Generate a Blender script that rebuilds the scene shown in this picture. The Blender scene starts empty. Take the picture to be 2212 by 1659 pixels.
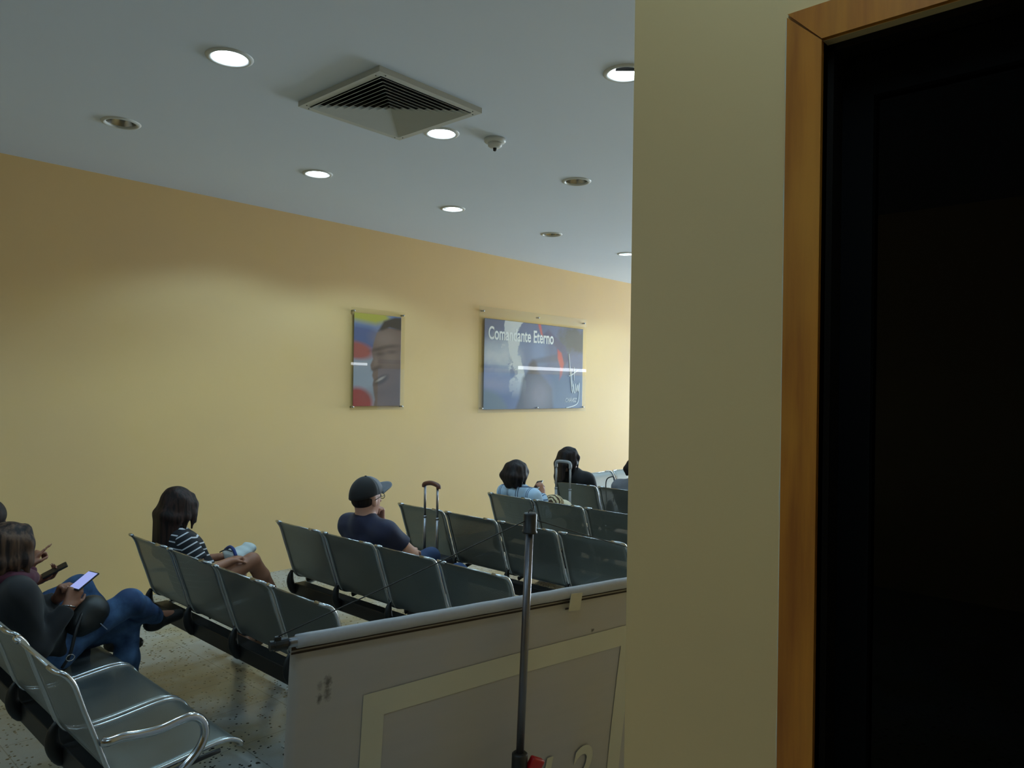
import bpy, bmesh, math, random
import numpy as np
from mathutils import Vector, Matrix
random.seed(4); rng = np.random.default_rng(4)
SC = bpy.context.scene
COL = SC.collection
V = Vector
EYE = 1.86

# ------------------------------------------------------------------ camera
F, PI_, RO, YA = 1594.6, .0052, .0154, .8322
fw = V((math.sin(YA)*math.cos(PI_), math.cos(YA)*math.cos(PI_), math.sin(PI_)))
rr = V((math.cos(YA), -math.sin(YA), 0)); uu = rr.cross(fw)
r2 = rr*math.cos(RO)+uu*math.sin(RO); u2 = -rr*math.sin(RO)+uu*math.cos(RO)
cam = bpy.data.cameras.new('camera'); co = bpy.data.objects.new('camera', cam); COL.objects.link(co)
m = Matrix.Identity(4)
for i in range(3):
    m[i][0] = r2[i]; m[i][1] = u2[i]; m[i][2] = -fw[i]
m[2][3] = EYE
co.matrix_world = m
cam.sensor_width = 36; cam.sensor_fit = 'HORIZONTAL'; cam.lens = 36*F/2212; cam.clip_start = .02
SC.camera = co

# ------------------------------------------------------------------ materials
MATS = {}
class N:
    def __init__(s, name):
        s.m = bpy.data.materials.new(name); s.m.use_nodes = True
        s.t = s.m.node_tree; s.b = s.t.nodes['Principled BSDF']; s.out = s.t.nodes['Material Output']
    def n(s, typ, **kw):
        nd = s.t.nodes.new(typ)
        for k, v in kw.items():
            if k in ('operation', 'blend_type', 'data_type', 'attribute_name', 'feature', 'wave_type', 'bands_direction', 'noise_dimensions', 'use_clamp'):
                setattr(nd, k, v)
            else:
                nd.inputs[int(k[1:]) if k[0] == '_' and k[1:].isdigit() else k.replace('_', ' ')].default_value = v
        return nd
    def l(s, a, b, oi=0, ii=0):
        s.t.links.new(a.outputs[oi], b.inputs[ii])
    def math(s, op, a, b=None, c=None):
        nd = s.t.nodes.new('ShaderNodeMath'); nd.operation = op
        for i, v in enumerate((a, b, c)):
            if v is None: continue
            if isinstance(v, (int, float)): nd.inputs[i].default_value = v
            else: s.t.links.new(v, nd.inputs[i])
        return nd.outputs[0]
    def mix(s, fac, a, b):
        nd = s.t.nodes.new('ShaderNodeMix'); nd.data_type = 'RGBA'
        for i, v in ((0, fac), (6, a), (7, b)):
            if isinstance(v, (int, float, tuple)): nd.inputs[i].default_value = v
            else: s.t.links.new(v, nd.inputs[i])
        return nd.outputs[2]
    def ramp(s, fac, stops):
        nd = s.t.nodes.new('ShaderNodeValToRGB'); e = nd.color_ramp.elements
        while len(e) < len(stops): e.new(.5)
        for el, (p, c) in zip(e, stops):
            el.position = p; el.color = c
        s.t.links.new(fac, nd.inputs[0]); return nd.outputs[0]
    def noise(s, scale, detail=3, coord='Object', vscale=None, rough=.55):
        tc = s.t.nodes.new('ShaderNodeTexCoord'); nd = s.t.nodes.new('ShaderNodeTexNoise')
        nd.inputs['Scale'].default_value = scale; nd.inputs['Detail'].default_value = detail
        nd.inputs['Roughness'].default_value = rough
        if vscale:
            mp = s.t.nodes.new('ShaderNodeMapping'); mp.inputs['Scale'].default_value = vscale
            s.t.links.new(tc.outputs[coord], mp.inputs[0]); s.t.links.new(mp.outputs[0], nd.inputs[0])
        else: s.t.links.new(tc.outputs[coord], nd.inputs[0])
        return nd.outputs[0]
    def bump(s, h, strength=.2, dist=.01):
        nd = s.t.nodes.new('ShaderNodeBump'); nd.inputs['Strength'].default_value = strength
        nd.inputs['Distance'].default_value = dist
        s.t.links.new(h, nd.inputs['Height']); s.t.links.new(nd.outputs[0], s.b.inputs['Normal'])
    def set(s, color=None, rough=None, metal=None, **kw):
        for k, v in (('Base Color', color), ('Roughness', rough), ('Metallic', metal)):
            if v is None: continue
            if isinstance(v, (int, float, tuple)): s.b.inputs[k].default_value = v
            else: s.t.links.new(v, s.b.inputs[k])
        for k, v in kw.items(): s.b.inputs[k.replace('_', ' ')].default_value = v
        return s
def lin(r, g, b):
    f = lambda c: (c/255/12.92) if c <= 10 else ((c/255+.055)/1.055)**2.4
    return (f(r), f(g), f(b), 1)
def mul(c, k): return (c[0]*k, c[1]*k, c[2]*k, 1)

def plain(name, c, rough=.6, metal=0., var=.12, scale=30, bump=0, **kw):
    n = N(name); nz = n.noise(scale)
    n.set(n.mix(nz, mul(c, 1-var), mul(c, 1+var)), rough, metal, **kw)
    if bump: n.bump(n.noise(scale*4), bump, .002)
    MATS[name] = n.m; return n.m

def wall_mat(name, c):
    n = N(name)
    a = n.noise(.55, 4); b = n.noise(2.2, 5)
    c1 = n.mix(n.ramp(a, [(.38, (0, 0, 0, 1)), (.66, (1, 1, 1, 1))]), mul(c, .95), (c[0]*1.03, c[1]*1.03, c[2]*.93, 1))
    c2 = n.mix(n.ramp(b, [(.58, (0, 0, 0, 1)), (.75, (.35, .35, .35, 1))]), c1, (c[0]*.98, c[1]*.97, c[2]*.8, 1))
    n.set(c2, .62); n.bump(n.noise(60, 4), .08, .004)
    MATS[name] = n.m; return n.m
WALLC = lin(222, 187, 132)
M_wall = wall_mat('yellow_wall_paint', WALLC)
M_ceil = plain('ceiling_paint', lin(212, 220, 232), .8, 0, .02, 1.2, .03)
M_black = plain('black_plastic', lin(22, 22, 24), .45)
M_beam = plain('black_powder_coat', lin(14, 14, 15), .5)
M_chrome = plain('chrome_tube', lin(190, 192, 196), .16, 1, .03, 3)
M_edge = plain('satin_steel_edge', lin(184, 187, 190), .26, 1, .04, 3)
M_alu = plain('aluminium_tube', lin(150, 150, 156), .35, 1, .05, 8)
M_white = plain('white_enamel', lin(205, 207, 205), .45, 0, .03, 10)
M_vent = plain('vent_enamel', lin(188, 190, 185), .5, 0, .04, 10)
M_dark = plain('dark_void', (.004, .004, .004, 1), .9)
M_skin = plain('skin_tan', lin(158, 108, 84), .5, 0, .08, 25)
M_skin2 = plain('skin_brown', lin(146, 98, 76), .5, 0, .08, 25)
M_skin3 = plain('skin_pale', lin(196, 150, 132), .5, 0, .08, 25)
def cloth(name, c, var=.2, scale=18, rough=.85, bump=.25):
    n = N(name); nz = n.noise(scale, 4)
    n.set(n.mix(nz, mul(c, 1-var), mul(c, 1+var)), rough); n.bump(n.noise(300, 2), bump, .001)
    n.b.inputs['Sheen Weight'].default_value = .1
    MATS[name] = n.m; return n.m
def denim(name, c, light):
    n = N(name); nz = n.noise(7, 4); f = n.noise(220, 2)
    c1 = n.mix(n.ramp(nz, [(.4, (0, 0, 0, 1)), (.68, (1, 1, 1, 1))]), c, light)
    n.set(n.mix(n.math('MULTIPLY', f, .35), c1, mul(c, .5)), .85); n.bump(f, .2, .001)
    MATS[name] = n.m; return n.m
M_denim = denim('blue_denim', lin(40, 66, 106), lin(88, 126, 172))
M_denim2 = denim('dark_blue_denim', lin(36, 56, 92), lin(50, 74, 116))
M_jacket = cloth('black_jacket', lin(17, 17, 21))
M_navy = cloth('navy_tshirt', lin(31, 33, 60))
M_blackcloth = cloth('black_cloth', lin(20, 20, 24))
M_greycloth = cloth('grey_tshirt', lin(108, 110, 118))
M_plum = cloth('burgundy_cloth', lin(76, 26, 46))
M_shorts = cloth('grey_shorts', lin(92, 88, 88))
M_beige = cloth('beige_trousers', lin(150, 140, 120))
M_capblack = cloth('black_cap_cloth', lin(22, 21, 24))
M_capgrey = cloth('grey_cap_cloth', lin(100, 102, 110))
M_shoe = plain('black_shoe', lin(24, 23, 24), .5)
M_sandal = plain('tan_sandal', lin(110, 78, 56), .6)
def hairmat(name, a, b, sc=(60, 60, 4)):
    n = N(name); nz = n.noise(1.0, 3, 'Object', sc)
    n.set(n.mix(n.ramp(nz, [(.42, (0, 0, 0, 1)), (.62, (1, 1, 1, 1))]), a, b), .6); n.b.inputs['Specular IOR Level'].default_value = .25; n.bump(nz, .5, .006)
    MATS[name] = n.m; return n.m
M_hair_dark = hairmat('dark_brown_hair', lin(22, 14, 13), lin(50, 32, 28))
M_hair_black = hairmat('black_hair', lin(18, 13, 15), lin(38, 28, 30))
M_hair_streak = hairmat('streaked_brown_hair', lin(34, 24, 21), lin(92, 68, 52), (40, 40, 2.5))

def striped():
    n = N('black_white_stripe')
    at = n.n('ShaderNodeAttribute', attribute_name='st')
    fr = n.math('FRACT', n.math('DIVIDE', at.outputs['Fac'], .040))
    msk = n.math('LESS_THAN', fr, .20)
    n.set(n.mix(msk, lin(20, 22, 30), lin(196, 198, 206)), .85); n.bump(n.noise(250), .2, .001)
    return n.m
M_stripe = striped()
def plaid():
    n = N('light_blue_windowpane_check')
    def line(attr, per):
        at = n.n('ShaderNodeAttribute', attribute_name=attr)
        fr = n.math('FRACT', n.math('DIVIDE', at.outputs['Fac'], per))
        a = n.math('LESS_THAN', n.math('ABSOLUTE', n.math('SUBTRACT', fr, .42)), .035)
        b = n.math('LESS_THAN', n.math('ABSOLUTE', n.math('SUBTRACT', fr, .58)), .035)
        return n.math('MAXIMUM', a, b)
    msk = n.math('MAXIMUM', line('pu', .105), line('st', .15))
    base = n.mix(n.noise(12, 3), lin(158, 186, 214), lin(186, 208, 228))
    n.set(n.mix(n.math('MULTIPLY', msk, .85), base, lin(44, 54, 92)), .85); n.bump(n.noise(250), .2, .001)
    return n.m
M_plaid = plaid()

def perforated():
    n = N('perforated_steel_sheet')
    uv = n.t.nodes.new('ShaderNodeUVMap'); sp = n.t.nodes.new('ShaderNodeSeparateXYZ'); n.l(uv, sp)
    def cell(o, per): return n.math('SUBTRACT', n.math('FRACT', n.math('DIVIDE', o, per)), .5)
    a = cell(sp.outputs[0], .0062); b = cell(sp.outputs[1], .0062)
    d = n.math('SQRT', n.math('ADD', n.math('MULTIPLY', a, a), n.math('MULTIPLY', b, b)))
    hole = n.math('LESS_THAN', d, .27)
    # plain border without holes
    at = n.n('ShaderNodeAttribute', attribute_name='edge')
    hole = n.math('MULTIPLY', hole, n.math('GREATER_THAN', at.outputs['Fac'], .02))
    nz = n.noise(5, 5)
    n.set(n.mix(nz, lin(122, 128, 127), lin(146, 152, 150)), n.ramp(nz, [(.3, (.36, .36, .36, 1)), (.8, (.46, .46, .46, 1))]), .84)
    tr = n.t.nodes.new('ShaderNodeBsdfTransparent'); mx = n.t.nodes.new('ShaderNodeMixShader')
    n.t.links.new(hole, mx.inputs[0]); n.l(n.b, mx, 0, 1); n.l(tr, mx, 0, 2); n.l(mx, n.out, 0, 0)
    return n.m
M_perf = perforated()

def terrazzo():
    n = N('terrazzo_floor'); tc = n.t.nodes.new('ShaderNodeTexCoord')
    vo = n.t.nodes.new('ShaderNodeTexVoronoi'); vo.inputs['Scale'].default_value = 55; n.l(tc, vo, 3, 0)
    vb = n.t.nodes.new('ShaderNodeTexVoronoi'); vb.inputs['Scale'].default_value = 23; n.l(tc, vb, 3, 0)
    sp = n.t.nodes.new('ShaderNodeSeparateColor'); n.l(vo, sp, 1, 0)
    sel = n.math('GREATER_THAN', sp.outputs[0], .80)
    chip = n.math('MULTIPLY', n.math('LESS_THAN', vo.outputs[0], .36), sel)
    spb = n.t.nodes.new('ShaderNodeSeparateColor'); n.l(vb, spb, 1, 0)
    chip2 = n.math('MULTIPLY', n.math('LESS_THAN', vb.outputs[0], .24), n.math('GREATER_THAN', spb.outputs[0], .86))
    chip = n.math('MAXIMUM', chip, chip2)
    sx = n.t.nodes.new('ShaderNodeSeparateXYZ'); n.l(tc, sx, 3, 0)
    def joint(o): return n.math('LESS_THAN', n.math('ABSOLUTE', n.math('SUBTRACT', n.math('FRACT', n.math('DIVIDE', o, .42)), .5)), .006)
    j = n.math('MAXIMUM', joint(sx.outputs[0]), joint(sx.outputs[1]))
    w = n.noise(1.7, 5); g = n.noise(140, 2)
    base = n.mix(n.ramp(w, [(.42, (0, 0, 0, 1)), (.6, (1, 1, 1, 1))]), lin(180, 183, 181), lin(166, 154, 124))
    base = n.mix(n.math('MULTIPLY', g, .35), base, lin(128, 126, 116))
    c = n.mix(chip, base, lin(34, 33, 32)); c = n.mix(n.math('MULTIPLY', j, .6), c, lin(120, 114, 100))
    n.set(c, n.ramp(w, [(.3, (.14, .14, .14, 1)), (.8, (.24, .24, .24, 1))]), None, IOR=1.7)
    return n.m
M_floor = terrazzo()

def wood():
    n = N('varnished_wood'); nz = n.noise(1, 4, 'Object', (30, 30, 2.2)); b = n.noise(1, 3, 'Object', (5, 5, 1.6))
    c = n.mix(n.ramp(nz, [(.4, (0, 0, 0, 1)), (.7, (1, 1, 1, 1))]), lin(196, 120, 32), lin(156, 86, 18))
    c = n.mix(n.ramp(b, [(.5, (0, 0, 0, 1)), (.72, (.7, .7, .7, 1))]), c, lin(214, 144, 48))
    n.set(c, .4); n.bump(nz, .1, .002); return n.m
M_wood = wood()

def clear(name, tint=(1, 1, 1, 1), ior=1.49, rough=.0):
    n = N(name); tr = n.t.nodes.new('ShaderNodeBsdfTransparent'); tr.inputs[0].default_value = tint
    gl = n.t.nodes.new('ShaderNodeBsdfGlossy'); gl.inputs['Roughness'].default_value = rough
    fr = n.t.nodes.new('ShaderNodeFresnel'); fr.inputs[0].default_value = ior
    mx = n.t.nodes.new('ShaderNodeMixShader'); ge = n.t.nodes.new('ShaderNodeNewGeometry')
    n.t.links.new(n.math('MULTIPLY', fr.outputs[0], n.math('SUBTRACT', 1.0, ge.outputs['Backfacing'])), mx.inputs[0]); n.l(tr, mx, 0, 1); n.l(gl, mx, 0, 2); n.l(mx, n.out, 0, 0)
    return n.m
M_acrylic = clear('clear_acrylic', (.97, .97, .95, 1), 1.45)
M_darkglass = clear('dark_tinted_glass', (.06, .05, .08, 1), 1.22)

def emit(name, c, s):
    n = N(name); n.set((0, 0, 0, 1), .5)
    n.b.inputs['Emission Color'].default_value = c; n.b.inputs['Emission Strength'].default_value = s
    return n.m
M_lamp = emit('glowing_lamp', (.72, .88, 1, 1), 26)
M_day = emit('daylit_glass', (.68, .86, 1, 1), 30.0)
M_tint = emit('tinted_window_glass', (.55, .74, 1, 1), 1.2)
M_slit = emit('bright_transom_glass', (.95, .98, 1, 1), 14)
M_screen = emit('lit_phone_screen', (.42, .5, 1, 1), .8)

def painted(name, rough=.5):
    n = N(name); at = n.n('ShaderNodeAttribute', attribute_name='print')
    n.set(at.outputs['Color'], rough); return n.m
M_print = painted('poster_print')
def banner_mat():
    n = N('banner_vinyl'); tc = n.t.nodes.new('ShaderNodeTexCoord')
    a = n.noise(1.3, 3); b = n.noise(1, 4, 'Object', (2, 2, 26))
    c = n.mix(n.ramp(a, [(.35, (0, 0, 0, 1)), (.7, (1, 1, 1, 1))]), lin(176, 172, 178), lin(182, 172, 156))
    c = n.mix(n.math('MULTIPLY', b, .25), c, lin(140, 138, 148))
    for (x, z, sx, sz, k) in ((.147, -.165, .016, .030, .75), (.148, -.207, .015, .028, .55), (.122, -.216, .011, .022, .7), (.122, -.172, .012, .02, .35), (1.241, -.185, .01, .01, .8)):
        mp = n.t.nodes.new('ShaderNodeMapping'); mp.vector_type = 'POINT'
        mp.inputs['Location'].default_value = (-x/sx, 0, -z/sz); mp.inputs['Scale'].default_value = (1/sx, 0, 1/sz)
        n.l(tc, mp, 3, 0); ln = n.t.nodes.new('ShaderNodeVectorMath'); ln.operation = 'LENGTH'; n.l(mp, ln)
        d = n.math('ADD', ln.outputs['Value'], n.math('MULTIPLY', n.math('SUBTRACT', n.noise(90, 3), .5), 1.6))
        f = n.ramp(d, [(.25, (k, k, k, 1)), (1, (0, 0, 0, 1))])
        c = n.mix(f, c, lin(44, 36, 30))
    n.set(c, .6); n.bump(n.noise(160, 2), .08, .001); return n.m
M_banner = banner_mat()
M_border = plain('pale_print', lin(198, 192, 172), .6, 0, .08, 4)
M_hem = plain('brown_hem_stitch', lin(52, 36, 24), .8)
M_sleeve = plain('grey_hem_fabric', lin(168, 166, 170), .7, 0, .08, 60, .1)
M_tape = plain('masking_tape', lin(190, 182, 158), .7)
M_red = plain('red_plastic', lin(170, 18, 26), .4)
M_ink = plain('white_ink', lin(232, 234, 238), .6, 0, .02)
M_suit = plain('black_suitcase_fabric', lin(26, 26, 32), .7)
M_brown = plain('brown_grip', lin(92, 52, 40), .5)
M_greygrip = plain('grey_grip', lin(140, 142, 146), .45)
M_bagwhite = cloth('white_bag', lin(196, 206, 208), .06)
M_blue = cloth('blue_band', lin(36, 58, 120))
M_purple = cloth('purple_bag', lin(64, 32, 76))
def zebra():
    n = N('zebra_print'); w = n.n('ShaderNodeTexWave', Scale=14.0, Distortion=6.0); tc = n.t.nodes.new('ShaderNodeTexCoord'); n.l(tc, w, 3, 0)
    n.set(n.mix(n.ramp(w.outputs[1], [(.45, (0, 0, 0, 1)), (.55, (1, 1, 1, 1))]), lin(206, 190, 150), lin(84, 60, 40)), .8); return n.m
M_zebra = zebra()
M_cream = cloth('cream_bag', lin(206, 196, 168), .06)
M_reflector = plain('lamp_reflector', lin(176, 176, 172), .22, 1, .05, 20)
M_bulb = plain('unlit_bulb', lin(220, 220, 214), .3)

# ------------------------------------------------------------------ mesh helpers
def link(name, me, mat, parent=None, smooth=False):
    o = bpy.data.objects.new(name, me); COL.objects.link(o)
    if mat: me.materials.append(mat)
    if smooth: me.polygons.foreach_set('use_smooth', [True]*len(me.polygons))
    if parent: o.parent = parent
    return o
def bm_obj(name, bm, mat, parent=None, smooth=False):
    me = bpy.data.meshes.new(name); bmesh.ops.recalc_face_normals(bm, faces=bm.faces); bm.to_mesh(me); bm.free()
    return link(name, me, mat, parent, smooth)
def np_obj(name, vs, fs, mat, parent=None, smooth=True, attrs=None):
    me = bpy.data.meshes.new(name)
    me.vertices.add(len(vs)); me.vertices.foreach_set('co', np.asarray(vs, np.float32).ravel())
    fs = np.asarray(fs, np.int32); k = fs.shape[1]
    me.loops.add(fs.size); me.loops.foreach_set('vertex_index', fs.ravel())
    me.polygons.add(len(fs)); me.polygons.foreach_set('loop_start', np.arange(len(fs), dtype=np.int32)*k)
    me.update(calc_edges=True); me.validate()
    for an, av in (attrs or {}).items():
        av = np.asarray(av, np.float32)
        if av.ndim == 1:
            a = me.attributes.new(an, 'FLOAT', 'POINT'); a.data.foreach_set('value', av)
        else:
            a = me.attributes.new(an, 'FLOAT_COLOR', 'POINT'); a.data.foreach_set('color', av.ravel())
    return link(name, me, mat, parent, smooth)
def box(bm, c, s, bevel=0, rot=None):
    g = bmesh.ops.create_cube(bm, size=1); vs = g['verts']
    bmesh.ops.scale(bm, vec=s, verts=vs)
    if bevel:
        es = list({e for v in vs for e in v.link_edges})
        r = bmesh.ops.bevel(bm, geom=es, offset=bevel, segments=3, affect='EDGES', profile=.5)
        vs = list({v for f in r['faces'] for v in f.verts} | {v for v in vs if v.is_valid})
    if rot: bmesh.ops.rotate(bm, verts=vs, cent=(0, 0, 0), matrix=rot)
    bmesh.ops.translate(bm, vec=c, verts=vs); return vs
def boxo(name, c, s, mat, parent=None, bevel=0, rot=None, smooth=False):
    bm = bmesh.new(); box(bm, c, s, bevel, rot); return bm_obj(name, bm, mat, parent, smooth)
def catmull(pts, n=6):
    P = [V(p) for p in pts]; P = [P[0]*2-P[1]]+P+[P[-1]*2-P[-2]]; out = []
    for i in range(1, len(P)-2):
        for k in range(n):
            t = k/n; a, b, c, d = P[i-1:i+3]
            out.append(.5*((2*b)+(c-a)*t+(2*a-5*b+4*c-d)*t*t+(3*b-a-3*c+d)*t**3))
    out.append(P[-2]); return out
def tube(bm, pts, r, seg=10, smooth=0):
    P = catmull(pts, smooth) if smooth else [V(p) for p in pts]
    rs = r if isinstance(r, (list, tuple)) else [r]*len(P)
    if len(rs) != len(P): rs = list(np.interp(np.linspace(0, 1, len(P)), np.linspace(0, 1, len(rs)), rs))
    T = [(P[min(i+1, len(P)-1)]-P[max(i-1, 0)]).normalized() for i in range(len(P))]
    a = T[0].orthogonal().normalized(); rings = []
    for i, p in enumerate(P):
        a = (a-T[i]*a.dot(T[i])).normalized(); b = T[i].cross(a)
        rings.append([bm.verts.new(p+(a*math.cos(k*2*math.pi/seg)+b*math.sin(k*2*math.pi/seg))*rs[i]) for k in range(seg)])
    for i in range(len(rings)-1):
        for k in range(seg):
            bm.faces.new((rings[i][k], rings[i][(k+1) % seg], rings[i+1][(k+1) % seg], rings[i+1][k]))
    bm.faces.new(rings[0][::-1]); bm.faces.new(rings[-1])
def tubeo(name, pts, r, mat, parent=None, seg=10, smooth=0):
    bm = bmesh.new(); tube(bm, pts, r, seg, smooth); return bm_obj(name, bm, mat, parent, True)
def lathe(bm, prof, c=(0, 0, 0), seg=32, close=False):
    rings = []
    for (r, z) in prof:
        rings.append([bm.verts.new((c[0]+r*math.cos(k*2*math.pi/seg), c[1]+r*math.sin(k*2*math.pi/seg), c[2]+z)) for k in range(seg)])
    for i in range(len(rings)-1):
        for k in range(seg): bm.faces.new((rings[i][k], rings[i][(k+1) % seg], rings[i+1][(k+1) % seg], rings[i+1][k]))
    if close: bm.faces.new(rings[0]); bm.faces.new(rings[-1])
def latheo(name, prof, c, mat, parent=None, seg=32, close=True, smooth=True):
    bm = bmesh.new(); lathe(bm, prof, c, seg, close); o = bm_obj(name, bm, mat, parent, smooth)
    return o
def empty(name, loc, label, cat, group=None, rotz=0):
    o = bpy.data.objects.new(name, None); COL.objects.link(o); o.location = loc; o.rotation_euler = (0, 0, rotz)
    o.empty_display_size = .1
    return tag(o, label, cat, group)
def tag(o, label, cat, group=None):
    o['label'] = label; o['category'] = cat
    if group: o['group'] = group
    return o
def struct(o, label, cat):
    o['kind'] = 'structure'; return tag(o, label, cat)

# ------------------------------------------------------------------ room shell
HC = 3.586; YW = 6.667; XP = 1.25; YS = .82; XE = 18.; XW = -5.; YSO = -3.2
bm = bmesh.new(); box(bm, ((XE+XW)/2, (YW+YSO)/2, -.05), (XE-XW+.4, YW-YSO+.4, .1))
struct(bm_obj('floor', bm, M_floor), 'grey speckled terrazzo floor under the rows of seats', 'floor')
bm = bmesh.new(); box(bm, ((XE+XW)/2, YW+.1, HC/2), (XE-XW+.4, .2, HC))
struct(bm_obj('wall_back', bm, M_wall), 'long yellow wall with two posters behind the seats', 'wall')
bm = bmesh.new()
box(bm, (XW-.1, (YW+YSO)/2, HC/2), (.2, YW-YSO+.2, HC)); box(bm, ((XW+XP)/2, YSO-.1, HC/2), (XP-XW+.2, .2, HC))
struct(bm_obj('wall_left', bm, M_wall), 'yellow walls closing the room at the left, outside the picture', 'wall')
DY0, DY1 = -.62, .448            # door opening along y
DZ = 2.445
bm = bmesh.new()
box(bm, (XP+.08, (YS+DY1+.0)/2, HC/2), (.16, YS-DY1, HC))
box(bm, (XP+.08, (DY0+DY1)/2, (HC+DZ)/2), (.16, DY1-DY0, HC-DZ))
box(bm, (XP+.08, (DY0+YSO)/2, HC/2), (.16, DY0-YSO, HC))
struct(bm_obj('wall_right', bm, M_wall), 'pale yellow wall end standing close at the right beside the wooden door frame', 'wall')
bm = bmesh.new(); box(bm, ((XP+.16+9.5)/2, YS-.08, HC/2), (9.5-XP-.16, .16, HC))
box(bm, ((9.5+XE)/2, YS-.08, (HC+2.42)/2), (XE-9.5, .16, HC-2.42))
box(bm, ((9.5+XE)/2, YS-.08, 2.28), (XE-9.5, .16, .10)) ; box(bm, ((9.5+XE)/2, YS-.08, .2), (XE-9.5, .16, .4))
box(bm, (XE+.1, (YS+YW)/2, 2.95), (.2, YW-YS, 1.28)); box(bm, (XE+.1, (YS+YW)/2, .1), (.2, YW-YS, .2))
struct(bm_obj('wall_front', bm, M_wall), 'wall with windows opposite the posters, outside the picture', 'wall')
# windows lighting the hall from the far right end (outside the frame)
w = boxo('window_1', (XE+.1, (YS+YW)/2, 1.25), (.04, YW-YS, 2.12), M_day)
struct(w, 'large daylit window closing the far right end of the hall', 'window')
bm = bmesh.new()
for k in range(5): box(bm, (XE+.06, YS+(YW-YS)*k/4, 1.25), (.06, .06, 2.12))
box(bm, (XE+.06, (YS+YW)/2, 1.9), (.06, YW-YS, .06)); bm_obj('window_frame', bm, M_alu, w)
w = boxo('window_2', ((9.5+XE)/2, YS-.1, 1.31), (XE-9.5, .03, 1.83), M_tint)
struct(w, 'tinted window band opposite the posters, outside the picture', 'window')
w = boxo('window_3', ((14.0+XE)/2, YS-.1, 2.375), (XE-14.0, .03, .09), M_slit)
struct(w, 'narrow bright transom strip above the tinted window band', 'window')
w = boxo('window_4', (8.9, YS+.004, 2.30), (.64, .012, .05), M_slit); struct(w, 'short bright slit window opposite the portrait poster', 'window')
# dark room behind the glass door
bm = bmesh.new()
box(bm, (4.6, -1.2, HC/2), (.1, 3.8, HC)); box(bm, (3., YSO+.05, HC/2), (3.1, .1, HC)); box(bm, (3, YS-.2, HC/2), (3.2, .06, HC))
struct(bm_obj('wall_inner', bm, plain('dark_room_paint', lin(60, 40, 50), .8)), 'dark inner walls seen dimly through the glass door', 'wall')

# downlights -----------------------------------------------------------------
GX0, GS, GY = .3493, 1.51, {0: .785, 1: 2.268, 2: 3.752, 3: 5.254}
GRP = 'round downlights in the ceiling'
DL = [((1, 3), False, 'unlit chrome downlight at the far left of the ceiling'),
      ((2, 3), True, 'lit round downlight below and left of the square air vent'),
      ((3, 3), True, 'small lit downlight near the wall, above the gap between the posters'),
      ((4, 3), False, 'small unlit downlight near the wall top, above the wide blue poster'),
      ((5, 3), True, 'smallest lit downlight, half cut off by the yellow wall end'),
      ((1, 2), True, 'large lit round downlight left of the square air vent'),
      ((2, 2), True, 'lit round downlight touching the lower right side of the air vent'),
      ((3, 2), False, 'unlit downlight with glass lens to the right of the smoke detector'),
      ((2, 1), True, 'lit downlight with a dark patch, partly hidden by the yellow wall end')]
OUT = [((-1, 3), 1), ((0, 2), 0), ((0, 1), 0), ((-1, 1), 1), ((6, 3), 1), ((6, 2), 1), ((4, 1), 1), ((4, 2), 1), ((-2, 2), 1), ((7, 2), 1), ((3, 1), 0)]
spots = [(GX0+GS*i, GY[j], lit, lab) for (i, j), lit, lab in DL]
spots += [(GX0+GS*i, GY[j], bool(l), None) for (i, j), l in OUT]
spots += [(-.9, -.6, False, None)]
R = .098
# ceiling with a round hole at every downlight
xs = sorted({XW-.2, XE+.2} | {round(s[0]+d, 4) for s in spots for d in (-.16, .16)})
ys = sorted({YSO-.2, YW+.2} | {round(s[1]+d, 4) for s in spots for d in (-.16, .16)})
cells = {(round(s[0]-.16, 4), round(s[1]-.16, 4)): s for s in spots}
bm = bmesh.new(); cache = {}
def vv(x, y):
    k = (round(x, 4), round(y, 4))
    if k not in cache: cache[k] = bm.verts.new((x, y, HC))
    return cache[k]
for a in range(len(xs)-1):
    for b in range(len(ys)-1):
        x0, x1, y0, y1 = xs[a], xs[a+1], ys[b], ys[b+1]
        q = [vv(x0, y0), vv(x1, y0), vv(x1, y1), vv(x0, y1)]
        s = cells.get((x0, y0))
        if not s: bm.faces.new(q[::-1]); continue
        n = 8; circ = []
        for c in range(4):
            for k in range(n):
                an = math.radians(-135+90*c+90*k/n)
                circ.append(bm.verts.new((s[0]+R*math.cos(an), s[1]+R*math.sin(an), HC)))
        for c in range(4):
            o = c*n; mid = o+n//2
            for k in range(n//2): bm.faces.new((q[c], circ[(o+k+1) % 32], circ[o+k]))
            bm.faces.new((q[c], q[(c+1) % 4], circ[mid % 32]))
            for k in range(n//2): bm.faces.new((q[(c+1) % 4], circ[(mid+k+1) % 32], circ[(mid+k) % 32]))
o = bm_obj('ceiling', bm, M_ceil); struct(o, 'grey white plaster ceiling with round downlights', 'ceiling')
def ring_mesh():
    bm = bmesh.new(); lathe(bm, [(R-.006, .006), (R-.006, -.006), (R+.006, -.011), (R+.022, -.004), (R+.024, .0)], seg=40); return bm
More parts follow.
